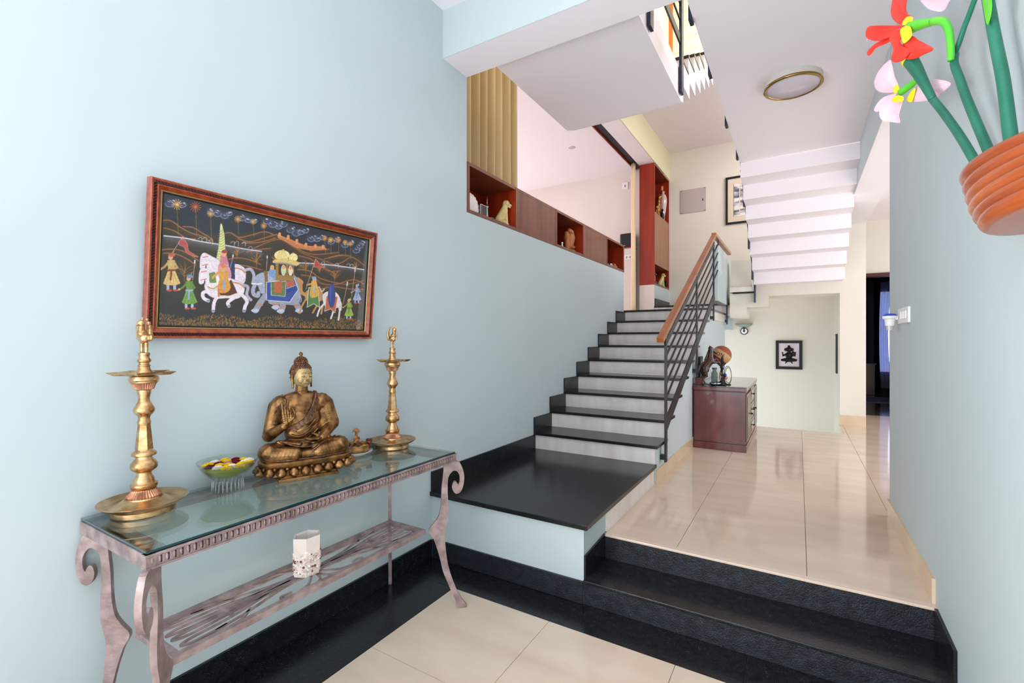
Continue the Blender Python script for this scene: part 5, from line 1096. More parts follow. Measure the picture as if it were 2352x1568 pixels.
MB().box(xr_-.008, xr_+.008, 7.98, 8.03, 1.69, 1.99).build('post', M['iron'], rl); B(XS+.001, xr_-.007, 7.98, 8.02, 1.72, 1.76).build('wall_bracket', M['iron'], rl)
B(xr_-.006, xr_+.006, 7.05, 7.09, 2.76, 2.82).build('post', M['iron'], rl)
# gallery railing along the opening edge overhead, running down beside the upper flight
r2 = thing('gallery_railing', 'dark blue-black steel railing fixed to the ceiling opening edge and upper flight', 'railing', (-.56, 4.6, 3.4))
xg = -.557; ib = mat('blue_black_steel', (30, 36, 54), .35, metal=.3, col2=(48, 58, 88), scale=20)
for y, z in ((3.0, 3.37), (3.72, 3.385), (4.64, 3.37), (5.52, 3.365)): B(xg-.009, xg+.013, y-.035, y+.035, z, 4.45).build('post', ib, r2)
for z in (3.72, 3.87, 4.02, 4.17, 4.32): B(xg-.006, xg+.006, 2.82, 5.65, z, z+.018).build('rod', ib, r2)
g2 = lambda y: 3.37-(y-5.70)*(1.145/1.8)
MB().bar((xg, 5.68, g2(5.7)+.22), (xg, 7.95, g2(7.95)+.24), .012, .06).build('stringer_bar', ib, r2)
for y in (6.25, 6.88, 7.42, 7.88): B(xg-.009, xg+.012, y-.03, y+.03, g2(y)+.02, g2(y)+1.1).build('post', ib, r2)
for k in range(3): MB().bar((xg, 5.68, g2(5.7)+.45+.16*k), (xg, 7.95, g2(7.95)+.47+.16*k), .012, .014).build('rod', ib, r2)
MB().bar((xg, 2.82, 4.47), (xg, 5.68, 4.47), .05, .04).build('handrail', M['rail'], r2)
r3 = thing('landing_railing', 'dark steel railing along the edge of the overhead landing slab', 'railing', (-.80, 3.4, 3.55))
xh = -.85
for y in (3.17, 4.14): B(xh-.006, xh+.016, y-.04, y+.04, 3.53, 4.95).build('post', ib, r3)
B(xh-.006, xh+.008, 2.82, 4.18, 3.93, 4.00).build('bottom_bar', M['iron'], r3)
for k in range(5): B(xh-.006, xh+.006, 2.82, 4.18, 4.13+.14*k, 4.145+.14*k).build('rod', M['iron'], r3)
# ================================================================== SIDEBOARD UNDER THE STAIRS
mh = mat('mahogany', (84, 34, 36), .22, col2=(112, 52, 54), scale=10, stretch=(1, 1, .15), coat=.4); mhd = mat('dark_mahogany', (48, 16, 18), .3, coat=.3); olive = mat('worn_brown_front', (112, 92, 68), .3, coat=.2)
X0, X1, Y0, Y1, Z0, Z1 = -0.978, -0.468, 5.42, 6.85, ZU+.0005, 0.958
cb_ = thing('sideboard', 'dark mahogany sideboard against the blue stair wall', 'sideboard', ((X0+X1)/2, 6.1, ZU))
B(X0, X1+.008, Y0-.008, Y1+.006, Z0, Z0+.072, .004).build('plinth', mh, cb_); B(X0+.004, X1-.004, Y0+.004, Y1-.004, Z0+.072, Z0+.082).build('plinth_groove', mhd, cb_)
B(X0+.002, X1-.002, Y0+.002, Y1, Z0+.082, Z1-.062).build('carcass', mh, cb_)
B(X0+.002, X1+.002, Y0-.003, Y1, Z1-.062, Z1-.05, .002).build('bead_moulding', mhd, cb_); B(X0, X1+.008, Y0-.01, Y1+.004, Z1-.05, Z1-.012, .004).build('top', mh, cb_)
tg = MB().box(X0+.001, X1+.010, Y0-.012, Y1+.004, Z1-.0115, Z1, .002).build('top_sheet', mat('dark_glass_top', (52, 56, 44), .05, coat=.6), cb_, label='dark greenish glass top sheet')
dw = (Y1-Y0-.06)/3
for k in range(3):
    a = Y0+.03+k*dw; b = a+dw-.02
    if k == 1: parts = [(Z0+.10+j*.18, Z0+.27+j*.18) for j in range(3)]
    else: parts = [(Z0+.10, Z1-.08)]
    for za, zb in parts:
        d_ = B(X1-.002, X1+.012, a, b, za, zb, .003).build('drawer' if k == 1 else 'door', olive, cb_)
        B(X1+.012, X1+.015, a+.035, b-.035, za+.035, zb-.035).build('inset_panel', mhd if k != 1 else mh, d_)
        kb = MB().ball((X1+.028, (b-.02) if k == 0 else (a+.02 if k == 2 else (a+b)/2), (za+zb)/2), .011, 2); kb.tube([(X1+.012, (b-.02) if k == 0 else (a+.02 if k == 2 else (a+b)/2), (za+zb)/2), (X1+.022, (b-.02) if k == 0 else (a+.02 if k == 2 else (a+b)/2), (za+zb)/2)], .004, 8); kb.build('knob', M['black'], d_, smooth=True)
# ------------------------------------------------------------------ things standing on it
ZT = Z1+.0004
bw_ = mat('dark_carved_wood', (44, 26, 22), .25, col2=(78, 46, 36), scale=18, coat=.5)
def rot(T, rz): 
    R_ = Matrix.Rotation(rz, 3, 'Z'); T = Vector(T); return lambda x, y, z: T+R_ @ Vector((x, y, z))
hs = thing('horse_statue', 'dark carved wooden rearing horse at the near end of the sideboard', 'statue', (-.855, 5.58, ZT)); P = rot((-.855, 5.58, ZT), .62); b = MB()
b.ball(P(-.05, 0, .17), 1, 3, (.06, .045, .06)); caps(b, P(-.045, 0, .18), P(.025, 0, .27), .050, .046, 9); caps(b, P(.02, 0, .27), P(.03, 0, .385), .042, .026, 9)
caps(b, P(.028, 0, .395), P(.095, 0, .345), .026, .012, 8); caps(b, P(.02, 0, .40), P(-.03, 0, .27), .010, .014, 9)
for q in (-1, 1):
    caps(b, P(.02, .008*q, .41), P(.018, .011*q, .432), .006, .003, 4)
    caps(b, P(.035, .026*q, .245), P(.115, .03*q, .262+.02*q), .020, .011, 8); caps(b, P(.115, .03*q, .262+.02*q), P(.145, .03*q, .20+.02*q), .010, .008, 6); b.ball(P(.148, .03*q, .193+.02*q), 1, 2, (.012, .010, .008))
    caps(b, P(-.055, .026*q, .15), P(-.035, .03*q, .095), .034, .018, 7); caps(b, P(-.035, .03*q, .095), P(-.075, .032*q, .055), .015, .010, 6); caps(b, P(-.075, .032*q, .055), P(-.045, .034*q, .008), .010, .010, 6)
for k in range(9): b.ball(P(-.10-.022*math.sin(k*.35), 0, .19-.02*k), .014-.0006*k)
b.box(*(lambda a: (a.x-.10, a.x+.06, a.y-.06, a.y+.06, a.z, a.z+.012))(P(-.02, 0, 0)))
fuse('body', b, .0042, bw_, hs, 2)
bs = thing('basketball', 'orange and tan basketball with black lettering, raised on a black stand', 'ball', (-.745, 5.78, ZT+.245)); bc = Vector((-.745, 5.78, ZT+.318)); 
bm = bmesh.new(); bmesh.ops.create_uvsphere(bm, u_segments=40, v_segments=24, radius=.106); mb = MB().bm(bm, Matrix.Translation(bc)); o = mb.build('cover', mat('orange_leather', (140, 64, 38), .5, col2=(156, 78, 46), scale=60, bump=.25, bscale=260), bs, smooth=True)
ax = Vector((.55, .25, .8)).normalized(); e1 = ax.cross(Vector((0, 0, 1))).normalized(); e2 = ax.cross(e1)
tan_ = mat('tan_leather', (190, 146, 98), .5, col2=(200, 158, 110), scale=60, bump=.25, bscale=260)
vs = []; n = 40
for h_ in [-.045+.09*j/8 for j in range(9)]:
    for k in range(n): a = 2*PI*k/n; r_ = math.sqrt(.1067**2-h_*h_); vs.append(bc+ax*(h_-.010)+e1*r_*math.cos(a)*.998+e2*r_*math.sin(a)*.998)
MB().add([bc+(v-bc).normalized()*.1067 for v in vs], [(j*n+k, j*n+(k+1) % n, (j+1)*n+(k+1) % n, (j+1)*n+k) for j in range(8) for k in range(n)]).build('tan_panel', tan_, bs, smooth=True, label='tan band panel')
for h_ in (-.057, .033): 
    r_ = math.sqrt(.1067**2-h_*h_); MB().tube([bc+ax*h_+e1*r_*math.cos(a)+e2*r_*math.sin(a) for a in [2*PI*k/48 for k in range(49)]], .0018, 5, False).build('seam', M['black'], bs)
def text_on(body, size, loc, ez, ex, m, parent, name='lettering', bend=None, label=None):
    cu_ = bpy.data.curves.new(name, 'FONT'); cu_.body = body; cu_.size = size; cu_.extrude = .0006; cu_.align_x = 'CENTER'; cu_.align_y = 'CENTER'; cu_.offset = size*.012
    o_ = bpy.data.objects.new(name, cu_); C.objects.link(o_); dg = bpy.context.evaluated_depsgraph_get(); me_ = bpy.data.meshes.new_from_object(o_.evaluated_get(dg), depsgraph=dg); bpy.data.objects.remove(o_)
    ez = Vector(ez).normalized(); ex = Vector(ex); ex = (ex-ez*ex.dot(ez)).normalized(); ey = ez.cross(ex); vs = []
    for v in me_.vertices:
        p = Vector(loc)+ex*v.co.x+ey*v.co.y+ez*v.co.z
        if bend: p = bend[0]+(p-bend[0]).normalized()*(bend[1]+v.co.z)
        vs.append(p)
    mb = MB().add(vs, [tuple(p.vertices) for p in me_.polygons]); bpy.data.meshes.remove(me_)
    return mb.build(name, m, parent, label=label)
vd = (CAM-bc).normalized(); rt = vd.cross(Vector((0, 0, 1))).normalized()*-1
text_on('TON', .056, bc+vd*.107-rt*.03+Vector((0, 0, .012)), vd, rt*.94+Vector((0, 0, -.34)), M['black'], bs, bend=(bc, .1073), label='black lettering reading TON')
bst = thing('ball_stand', 'slim black ornamental stand holding up the basketball', 'stand', (-.745, 5.78, ZT)); 
MB().lathe([(.05, 0), (.052, .008), (.02, .02), (.012, .04), (.02, .07), (.010, .10), (.009, .17), (.02, .18), (.014, .19), (.03, .202), (.052, .222), (.054, .230), (.048, .226), (.02, .208), (.001, .204)], (-.745, 5.78, ZT), 20).build('turned_stem', bw_, bst, smooth=True)
cnd = thing('candelabra', 'black pointed tree-like ornament in front of the sideboard basketball', 'ornament', (-.70, 5.50, ZT)); P = rot((-.70, 5.50, ZT), .5)
MB().lathe([(.04, 0), (.042, .008), (.012, .016), (.008, .05), (.014, .07), (.007, .09), (.008, .2), (.016, .23), (.008, .26), (.014, .29), (.004, .32), (.001, .345)], P(0, 0, 0), 14).build('stem', M['black'], cnd, smooth=True)
for q in (-1, 1):
    for h_, l_ in ((.12, .055), (.19, .045), (.25, .03)): MB().tube([P(0, 0, h_), P(0, l_*q*.6, h_-.015), P(0, l_*q, h_+.012), P(0, l_*q, h_+.035)], [.005, .005, .004, .002], 6).build('branch', M['black'], cnd, smooth=True)
rg = thing('ring_ornament', 'clear glass double ring ornament at the front of the sideboard', 'ornament', (-.66, 5.62, ZT)); P = rot((-.66, 5.62, ZT), .5)
for r_, y in ((.098, 0), (.083, -.012)): MB().tube([P(0, r_*math.cos(a)+y, .104+r_*math.sin(a)) for a in [2*PI*k/40 for k in range(41)]], .0045, 8, False).build('ring', thin_glass('ring_glass', (220, 224, 222), 1.6, .02, .35, (210, 214, 210)), rg, smooth=True)
B(P(0, 0, 0).x-.03, P(0, 0, 0).x+.03, P(0, 0, 0).y-.025, P(0, 0, 0).y+.025, ZT, ZT+.008).build('base', M['black'], rg)
gm_ = thing('snow_globe', 'small glass globe with a blue and peach figure inside the ring ornament', 'ornament', (-.715, 5.64, ZT)); MB().lathe([(.035, 0), (.038, .006), (.03, .03), (.03, .034)], (-.715, 5.64, ZT), 20).build('base', M['black'], gm_); MB().ball((-.69, 5.62, ZT+.105), 1, 2, (.02, .024, .022)).build('blue_part', mat('royal_blue', (30, 50, 150), .4), gm_, smooth=True); MB().ball((-.68, 5.64, ZT+.075), 1, 2, (.02, .018, .02)).ball((-.735, 5.62, ZT+.09), 1, 2, (.014, .014, .05)).build('peach_part', mat('peach_clay', (206, 158, 116), .5), gm_, smooth=True); MB().tube([(-.70, 5.64, ZT+.03), (-.70, 5.63, ZT+.09)], .008, 8).build('post', bw_, gm_)
dc = thing('steel_dish', 'shiny metal oblong dish lying at the front of the sideboard', 'dish', (-.775, 5.465, ZT)); MB().lathe([(.001, .002), (.045, .002), (.058, .018), (.06, .03), (.056, .03), (.045, .01), (.001, .008)], (-.765, 5.475, ZT), 24).build('bowl', mat('mirror_steel', (170, 176, 190), .12, metal=1), dc, smooth=True)
jr = thing('glass_jar', 'small clear glass jar behind the metal dish on the sideboard', 'jar', (-.80, 5.68, ZT)); MB().lathe([(.03, 0), (.034, .01), (.034, .12), (.02, .145), (.02, .16), (.024, .165)], (-.80, 5.66, ZT), 20).build('body', thin_glass('jar_glass', (200, 214, 206), 1.5, .02, .25, (60, 80, 70)), jr, smooth=True); MB().lathe([(.025, .165), (.025, .18), (.001, .182)], (-.80, 5.66, ZT), 20).build('lid', bw_, jr)
pf_ = thing('photo_frame', 'black photo frame leaning by the wall behind the horse statue', 'frame', (-.95, 5.74, ZT)); B(-.972, -.95, 5.66, 5.84, ZT, ZT+.30, .003).build('frame', M['black'], pf_); B(-.9495, -.9488, 5.69, 5.81, ZT+.03, ZT+.27).build('print', mat('dim_print', (60, 52, 50), .4), pf_)
rb2 = thing('red_box', 'small dark red box at the wall end of the sideboard', 'box', (-.93, 5.47, ZT)); B(-.965, -.90, 5.435, 5.50, ZT, ZT+.075, .003).build('box', mat('maroon_card', (92, 20, 40), .5), rb2); B(-.9675, -.8975, 5.4325, 5.5025, ZT+.055, ZT+.078, .003).build('lid', mhd, rb2)
# ================================================================== WALL ITEMS AT THE BACK
sc_ = thing('wall_sconce', 'bowl-shaped wall lamp with round red-rimmed bracket on the cream back wall', 'wall lamp', (-.81, 9.16, 1.62))
SX = -.812
mb = MB(); vs = []; n = 28
for r_, z in ((.02, 1.665), (.07, 1.675), (.115, 1.70), (.14, 1.728), (.136, 1.730), (.11, 1.708), (.02, 1.69)):
    for k in range(n+1): a = PI*k/n; vs.append((SX-r_*math.cos(a), 9.165-r_*.8*math.sin(a), z))
mb.add(vs, [(j*(n+1)+k, j*(n+1)+k+1, (j+1)*(n+1)+k+1, (j+1)*(n+1)+k) for j in range(6) for k in range(n)]).build('glass_bowl_shade', mat('frosted_green_glass', (142, 156, 140), .3), sc_, smooth=True)
def disc(x, z, r, y, m, nm, th=.01): return MB().prism([(x+r*math.cos(a), z+r*math.sin(a)) for a in [2*PI*k/28 for k in range(28)]], 'y', y, y+th).build(nm, m, sc_)
disc(SX, 1.60, .062, 9.14, dfm, 'red_ring', .028); disc(SX, 1.60, .048, 9.132, M['whitep'], 'white_disc', .009); disc(SX, 1.60, .016, 9.124, M['black'], 'hub'); MB().box(SX-.008, SX+.008, 9.12, 9.13, 1.60, 1.67).build('stem', M['black'], sc_)
gf = thing('framed_relief', 'small black-framed picture with a dark seated figure on the cream back wall', 'picture', (-.136, 9.165, .96)); gx0, gx1, gz0, gz1 = -.329, .056, .955, 1.437
def frame(th, x0, x1, z0, z1, w, y, d, m, nm):
    for a in ((x0, x1, z0, z0+w), (x0, x1, z1-w, z1), (x0, x0+w, z0+w, z1-w), (x1-w, x1, z0+w, z1-w)): B(a[0], a[1], y-d, y, a[2], a[3], .003).build(nm, m, th)
frame(gf, gx0, gx1, gz0, gz1, .045, 9.169, .035, M['black'], 'frame_side'); B(gx0+.045, gx1-.045, 9.152, 9.158, gz0+.045, gz1-.045).build('mat_board', mat('pale_backing', (226, 214, 220), .3, col2=(190, 176, 186), scale=9, stretch=(1, 1, .2)), gf)
b = MB(); gc = (gx0+gx1)/2; P = lambda x, z, y=0: Vector((gc+x, 9.148+y, gz0+z))
b.ball(P(0, .33), 1, 2, (.045, .02, .05)); b.ball(P(0, .235), 1, 2, (.055, .025, .06)); b.ball(P(0, .31, -.01), 1, 2, (.014, .012, .05)); caps(b, P(0, .29, -.012), P(.02, .25, -.014), .010, .008, 5)
for q in (-1, 1):
    b.ball(P(.05*q, .33), 1, 2, (.02, .010, .03)); caps(b, P(.03*q, .26), P(.085*q, .225), .018, .012, 6); caps(b, P(.085*q, .225), P(.095*q, .285), .011, .009, 5); caps(b, P(.02*q, .17), P(.10*q, .155), .028, .02, 6); caps(b, P(.1*q, .15), P(-.01*q, .135), .018, .014, 6); caps(b, P(.03*q, .13), P(.05*q, .10), .012, .008, 4)
b.ball(P(0, .385), 1, 2, (.022, .012, .02)); b.ball(P(.06, .26), 1, 2, (.03, .012, .045))
fuse('dark_figure', b, .005, mat('black_metal_figure', (22, 20, 20), .3, metal=.6), gf, 1)
fp_ = thing('framed_print', 'large black-framed blue-grey landscape print on the cream back wall', 'picture', (-.75, 9.165, 3.5)); qx0, qx1, qz0, qz1 = -1.11, -.42, 3.497, 4.335
frame(fp_, qx0, qx1, qz0, qz1, .035, 9.169, .03, M['black'], 'frame_side'); B(qx0+.035, qx1-.035, 9.155, 9.16, qz0+.035, qz1-.035).build('mount', mat('cream_mount', (222, 208, 188), .6), fp_)
pm_ = mat('grey_blue_print', (236, 232, 228), .5, col2=(72, 82, 108), scale=4.5, stretch=(.6, 1, 2.2), lo=.46, hi=.6, detail=6)
B(qx0+.135, qx1-.135, 9.1535, 9.1548, qz0+.135, qz1-.135).build('print', pm_, fp_); B(qx0+.13, qx0+.135, 9.153, 9.1545, qz0+.13, qz1-.13).build('print_border', M['black'], fp_); B(qx0+.22, qx0+.235, 9.1525, 9.1534, qz0+.20, qz1-.17).build('pale_post', mat('pale_ink', (226, 214, 196), .6), fp_)
mp2 = thing('wall_hatch', 'square brushed-metal cover panel on the cream back wall', 'panel', (-1.66, 9.165, 3.8)); B(-1.887, -1.440, 9.158, 9.1685, 3.802, 4.236, .002).build('plate', mat('brushed_plate', (196, 188, 188), .35, metal=.4, spec=.5), mp2)
for x in (-1.875, -1.475):
    for z in (3.812, 4.222): B(x, x+.022, 9.1555, 9.158, z-.004, z+.004).build('clip', M['black'], mp2)
B(-1.50, -1.485, 9.154, 9.158, 3.99, 4.03, .002).build('latch', M['black'], mp2)
vp_ = thing('dark_wall_strip', 'narrow dark framed picture seen edge-on on the column side', 'picture', (.48, 8.46, .95)); B(.4735, .4885, 8.33, 8.60, .955, 1.535, .002).build('frame', M['black'], vp_); B(.4725, .4734, 8.36, 8.57, .985, 1.505).build('print', _m['dim_print'], vp_)
# dark bedroom seen through the doorway
bd_ = thing('bed', 'dark wooden bed end seen through the far doorway', 'bed', (1.15, 12.3, ZU)); B(.6, 1.38, 12.45, 12.52, ZU, .93, .01).build('footboard', mat('bed_wood', (104, 62, 40), .3), bd_); B(.6, 1.40, 12.53, 12.98, ZU+.1, .62, .03).build('mattress', mat('dark_cover', (40, 40, 60), .7), bd_); B(.6, 1.4, 12.44, 12.53, .93, .945).build('rail', mat('pale_edge', (170, 160, 158), .4), bd_)
rgm = thing('floor_rug', 'pale bluish rug on the floor of the room past the doorway', 'rug', (1.4, 11.5, ZU)); B(.9, 2.3, 11.0, 12.0, ZU+.0005, ZU+.012, .004).build('pile', mat('bluish_rug', (120, 124, 170), .8), rgm)
curtain('curtain', 'dark curtain left of the bright window in the far room', 12.85, 1.0, 1.5, ZU+.02, 2.75, M['black'], 4, .03, 5) if False else None
def curtain_x(name, label, y, x0, x1, z0, z1, m, nf, amp):
    n = nf*10; vs = []
    for j in range(7):
        for k in range(n+1): u = k/n; w_ = 1-.25*math.sin(PI*j/6); vs.append((x0+(x1-x0)*u*w_, y+amp*math.sin(2*PI*u*nf), z0+(z1-z0)*j/6))
    t = thing(name, label, 'curtain', (x0, y, z1)); o = MB().add(vs, [(j*(n+1)+k, j*(n+1)+k+1, (j+1)*(n+1)+k+1, (j+1)*(n+1)+k) for j in range(6) for k in range(n)]).build('cloth', m, t, smooth=True); s_ = o.modifiers.new('t', 'SOLIDIFY'); s_.thickness = .004
curtain_x('curtain', 'black curtain hanging left of the bright window in the dark far room', 12.8, 1.40, 1.52, ZU+.03, 2.75, M['black'], 2, .03)
curtain_x('curtain', 'black curtain hanging right of the bright window in the dark far room', 12.75, 1.66, 2.3, ZU+.03, 2.75, M['black'], 5, .03)
curtain_x('curtain', 'sheer white curtain across the bright window in the dark far room', 12.9, 1.46, 1.72, .4, 2.7, thin_glass('sheer_cloth', (200, 205, 225), 1.1, .5, .55, (210, 214, 236)), 5, .02)
# ================================================================== CEILING LAMP
cl = thing('ceiling_lamp', 'round flush ceiling lamp with a thin brass ring over the hall', 'ceiling lamp', (-.036, 4.085, 3.386)); cc = Vector((-.036, 4.085, 3.386))
MB().lathe([(.001, -.0005), (.19, -.0005), (.19, -.045), (.175, -.052), (.001, -.052)], cc, 48).build('drum', mat('pale_drum', (206, 200, 194), .5), cl, auto=40)
MB().lathe([(.192, -.043), (.194, -.056), (.182, -.060), (.172, -.058), (.172, -.052)], cc, 48).build('brass_ring', mat('brass_ring', (150, 118, 66), .25, metal=1, col2=(190, 160, 100), scale=6), cl, smooth=True)
MB().lathe([(.001, -.057), (.17, -.056), (.172, -.053)], cc, 48).build('diffuser', mat('opal_glass', (214, 206, 218), .25), cl, smooth=True)
# ================================================================== SWITCH PLATE AND PLUG-IN VAPORISER ON THE RIGHT WALL
swp = thing('switch_plate', 'white multi-switch plate on the right-hand blue wall', 'switch', (XR, 3.43, 1.59)); B(XR-.012, XR-.0003, 3.29, 3.60, 1.545, 1.632, .003).build('plate', M['whitep'], swp)
for k in range(4): B(XR-.016, XR-.0115, 3.345+.045*k, 3.375+.045*k, 1.57, 1.61, .001).build('rocker', mat('rocker_white', (250, 250, 250), .25), swp)
vz = thing('plug_in_vaporiser', 'white plug-in device with a blue cap projecting from the switch plate', 'air freshener', (XR-.05, 3.56, 1.58)); P = lambda x, y, z: Vector((XR+x, 3.575+y, 1.578+z))
MB().lathe([(.022, -.045), (.024, -.02), (.026, -.008), (.036, .0), (.036, .010), (.034, .014)], P(-.052, 0, 0), 28).build('body', M['whitep'], vz, auto=40); MB().lathe([(.034, .014), (.033, .020), (.024, .027), (.001, .030)], P(-.052, 0, 0), 28).build('cap', mat('blue_cap', (44, 74, 190), .3), vz, smooth=True, label='blue cap')
MB().box(XR-.04, XR-.0165, 3.56, 3.59, 1.57, 1.59).build('plug', M['whitep'], vz); MB().lathe([(.017, -.072), (.019, -.045)], P(-.052, 0, 0), 20).build('refill_bottle', thin_glass('cloudy_bottle', (236, 236, 226), 1.4, .05, .5, (236, 236, 222)), vz)
# ================================================================== CARVED WOODEN WALL FLOWERS IN A RIBBED POT
FD = {'stemA': [(0.4559, 1.8222, 1.8835), (0.453, 1.8424, 1.9073), (0.4306, 1.956, 2.064), (0.4077, 2.0386, 2.1798), (0.3878, 2.0967, 2.2609)], 'coneA': [(0.3878, 2.0967, 2.2609), (0.3711, 2.1392, 2.3432), (0.3576, 2.1705, 2.4057), (0.3432, 2.2012, 2.4644)], 'stemB': [(0.4665, 1.7789, 1.8906), (0.4647, 1.7954, 1.9171), (0.4544, 1.8681, 2.0358), (0.439, 1.9465, 2.1818), (0.4297, 1.9847, 2.269), (0.4232, 2.0089, 2.3268), (0.4241, 2.0059, 2.3571)], 'twigB': [(0.4255, 2.0126, 2.3602), (0.4312, 1.9915, 2.384), (0.4369, 1.9686, 2.413), (0.4431, 1.9417, 2.4381), (0.4496, 1.9105, 2.4681)], 'branchB': [(0.41, 1.9859, 2.3291), (0.41, 1.9859, 2.3732), (0.4068, 1.9971, 2.4345), (0.3989, 2.023, 2.4779), (0.3829, 2.0703, 2.5109)], 'calyxB': [(0.3829, 2.0703, 2.5098), (0.3637, 2.1201, 2.5372), (0.3408, 2.172, 2.5622)], 'stemC': [(0.4693, 1.6767, 1.8836), (0.4686, 1.6895, 1.9075), (0.4671, 1.7149, 2.0089), (0.4644, 1.7484, 2.1466), (0.4601, 1.7897, 2.274), (0.4554, 1.8263, 2.4048), (0.4542, 1.8343, 2.4366)], 'sepalC': [(0.4394, 1.8063, 2.4071), (0.44, 1.8023, 2.3698), (0.4428, 1.782, 2.3118), (0.4454, 1.7616, 2.3309), (0.4458, 1.7575, 2.3576), (0.4449, 1.7657, 2.3841)], 'pinkcal': [(0.3731, 2.2253, 2.3997), (0.3567, 2.2592, 2.3947), (0.3338, 2.3023, 2.3932)], 'potL': [(0.4511, 1.8544, 1.8889), (0.4542, 1.8343, 1.8542), (0.4565, 1.8182, 1.8236), (0.4591, 1.7978, 1.7904), (0.4628, 1.765, 1.7637), (0.4668, 1.7191, 1.7361)], 'potC': [(0.4711, 1.6032, 1.8863), (0.471, 1.5768, 1.8557), (0.4705, 1.5502, 1.8261), (0.4698, 1.5279, 1.7985), (0.4689, 1.5053, 1.7717), (0.4679, 1.4872, 1.7467)], 'red1': ([(0.3412, 2.1883, 2.5869), (0.3209, 2.2286, 2.6126), (0.3046, 2.2582, 2.6545), (0.2983, 2.2693, 2.6896), (0.3009, 2.2647, 2.7212), (0.3065, 2.2549, 2.7424), (0.3346, 2.2018, 2.6985), (0.3339, 2.2032, 2.6544), (0.3379, 2.1951, 2.6257), (0.3483, 2.1733, 2.5969)], 0.03), 'red2': ([(0.3405, 2.1897, 2.5796), (0.3028, 2.2615, 2.6347), (0.255, 2.3377, 2.6942), (0.2386, 2.3611, 2.7063), (0.2324, 2.3696, 2.6945), (0.236, 2.3647, 2.6655), (0.2634, 2.3253, 2.6231), (0.2952, 2.2744, 2.5993), (0.3209, 2.2286, 2.5885)], -0.02), 'red3': ([(0.3079, 2.2997, 2.6137), (0.2719, 2.3568, 2.6349), (0.246, 2.3937, 2.6336), (0.2392, 2.4027, 2.6215), (0.2437, 2.3967, 2.6087), (0.2526, 2.3845, 2.6059), (0.2634, 2.3692, 2.617), (0.3002, 2.3126, 2.6005)], 0.0), 'red4': ([(0.3254, 2.1699, 2.5652), (0.3048, 2.2101, 2.5893), (0.2895, 2.2376, 2.5914), (0.291, 2.235, 2.5663), (0.2984, 2.2219, 2.5291), (0.2947, 2.2285, 2.4933), (0.3048, 2.2101, 2.4682), (0.3221, 2.1767, 2.4551), (0.3336, 2.1529, 2.4593), (0.3399, 2.1392, 2.4655), (0.3194, 2.1821, 2.5125), (0.317, 2.1868, 2.5495)], -0.03), 'red5': ([(0.3419, 2.1522, 2.521), (0.3274, 2.1828, 2.5215), (0.3206, 2.1962, 2.514), (0.3274, 2.1828, 2.4627), (0.3466, 2.1418, 2.4331), (0.3643, 2.1, 2.4211), (0.382, 2.0528, 2.4086), (0.3699, 2.0858, 2.4477), (0.3556, 2.121, 2.4852)], 0.02), 'yel': ([(0.3131, 2.1747, 2.5666), (0.3321, 2.1354, 2.5515), (0.3374, 2.1237, 2.5089), (0.3231, 2.1545, 2.5031), (0.3172, 2.1666, 2.5205)], 0), 'yel2': ([(0.3307, 2.176, 2.6059), (0.3441, 2.1474, 2.5832), (0.3378, 2.1611, 2.5681), (0.3206, 2.1962, 2.5942)], 0), 'pk1': ([(0.3301, 2.3249, 2.4308), (0.3209, 2.3404, 2.4756), (0.3124, 2.3545, 2.5398), (0.3048, 2.3666, 2.5556), (0.2798, 2.4041, 2.5432), (0.2659, 2.4237, 2.5123), (0.269, 2.4194, 2.4776), (0.2841, 2.3979, 2.4472), (0.3147, 2.3507, 2.4165), (0.3293, 2.3262, 2.4064)], 0.03), 'pk2': ([(0.3373, 2.2796, 2.3645), (0.3189, 2.3123, 2.3821), (0.2975, 2.3475, 2.3911), (0.2811, 2.3726, 2.3784), (0.2765, 2.3795, 2.3513), (0.2873, 2.3633, 2.3173), (0.3074, 2.3316, 2.2968), (0.3294, 2.2941, 2.2738), (0.3272, 2.298, 2.3055), (0.333, 2.2875, 2.335)], -0.03), 'pk3': ([(0.3281, 2.3442, 2.41), (0.2961, 2.395, 2.4264), (0.277, 2.4228, 2.4197), (0.266, 2.438, 2.397), (0.2826, 2.4148, 2.3793), (0.3084, 2.3761, 2.3975)], 0), 'pk4': ([(0.351, 2.3037, 2.3609), (0.3642, 2.2784, 2.384), (0.3931, 2.217, 2.3788), (0.4159, 2.1607, 2.3502), (0.4351, 2.1057, 2.3067), (0.4238, 2.1391, 2.2964), (0.4077, 2.182, 2.2949), (0.3807, 2.2446, 2.3181), (0.3608, 2.2851, 2.342)], 0.02), 'pky': ([(0.3141, 2.3283, 2.4266), (0.3255, 2.309, 2.4265), (0.3281, 2.3044, 2.3969), (0.3152, 2.3264, 2.4055)], 0), 'pky2': ([(0.3163, 2.2931, 2.3802), (0.3345, 2.2603, 2.3568), (0.3309, 2.2669, 2.3414), (0.3068, 2.3093, 2.369)], 0), 'pky3': ([(0.3473, 2.2857, 2.354), (0.3594, 2.2623, 2.3752), (0.3677, 2.2454, 2.3709), (0.3594, 2.2623, 2.3319)], 0), 'pk5': ([(0.3712, 2.1937, 2.6739), (0.3838, 2.1645, 2.6129), (0.4005, 2.122, 2.5684), (0.4132, 2.0859, 2.5444), (0.4208, 2.0624, 2.5556), (0.4227, 2.0565, 2.5691)], -0.02)}
wf = thing('wall_flower_arrangement', 'carved painted wooden flowers leaning out of a ribbed wooden wall pot on the right wall', 'wall decoration', (0.5, 1.8, 1.8))
dg_ = mat('dark_green_paint', (24, 100, 78), .35, col2=(40, 120, 96), scale=14, stretch=(1, 1, .3)); lg_ = mat('bright_green_paint', (104, 214, 44), .35, col2=(84, 196, 52), scale=8)
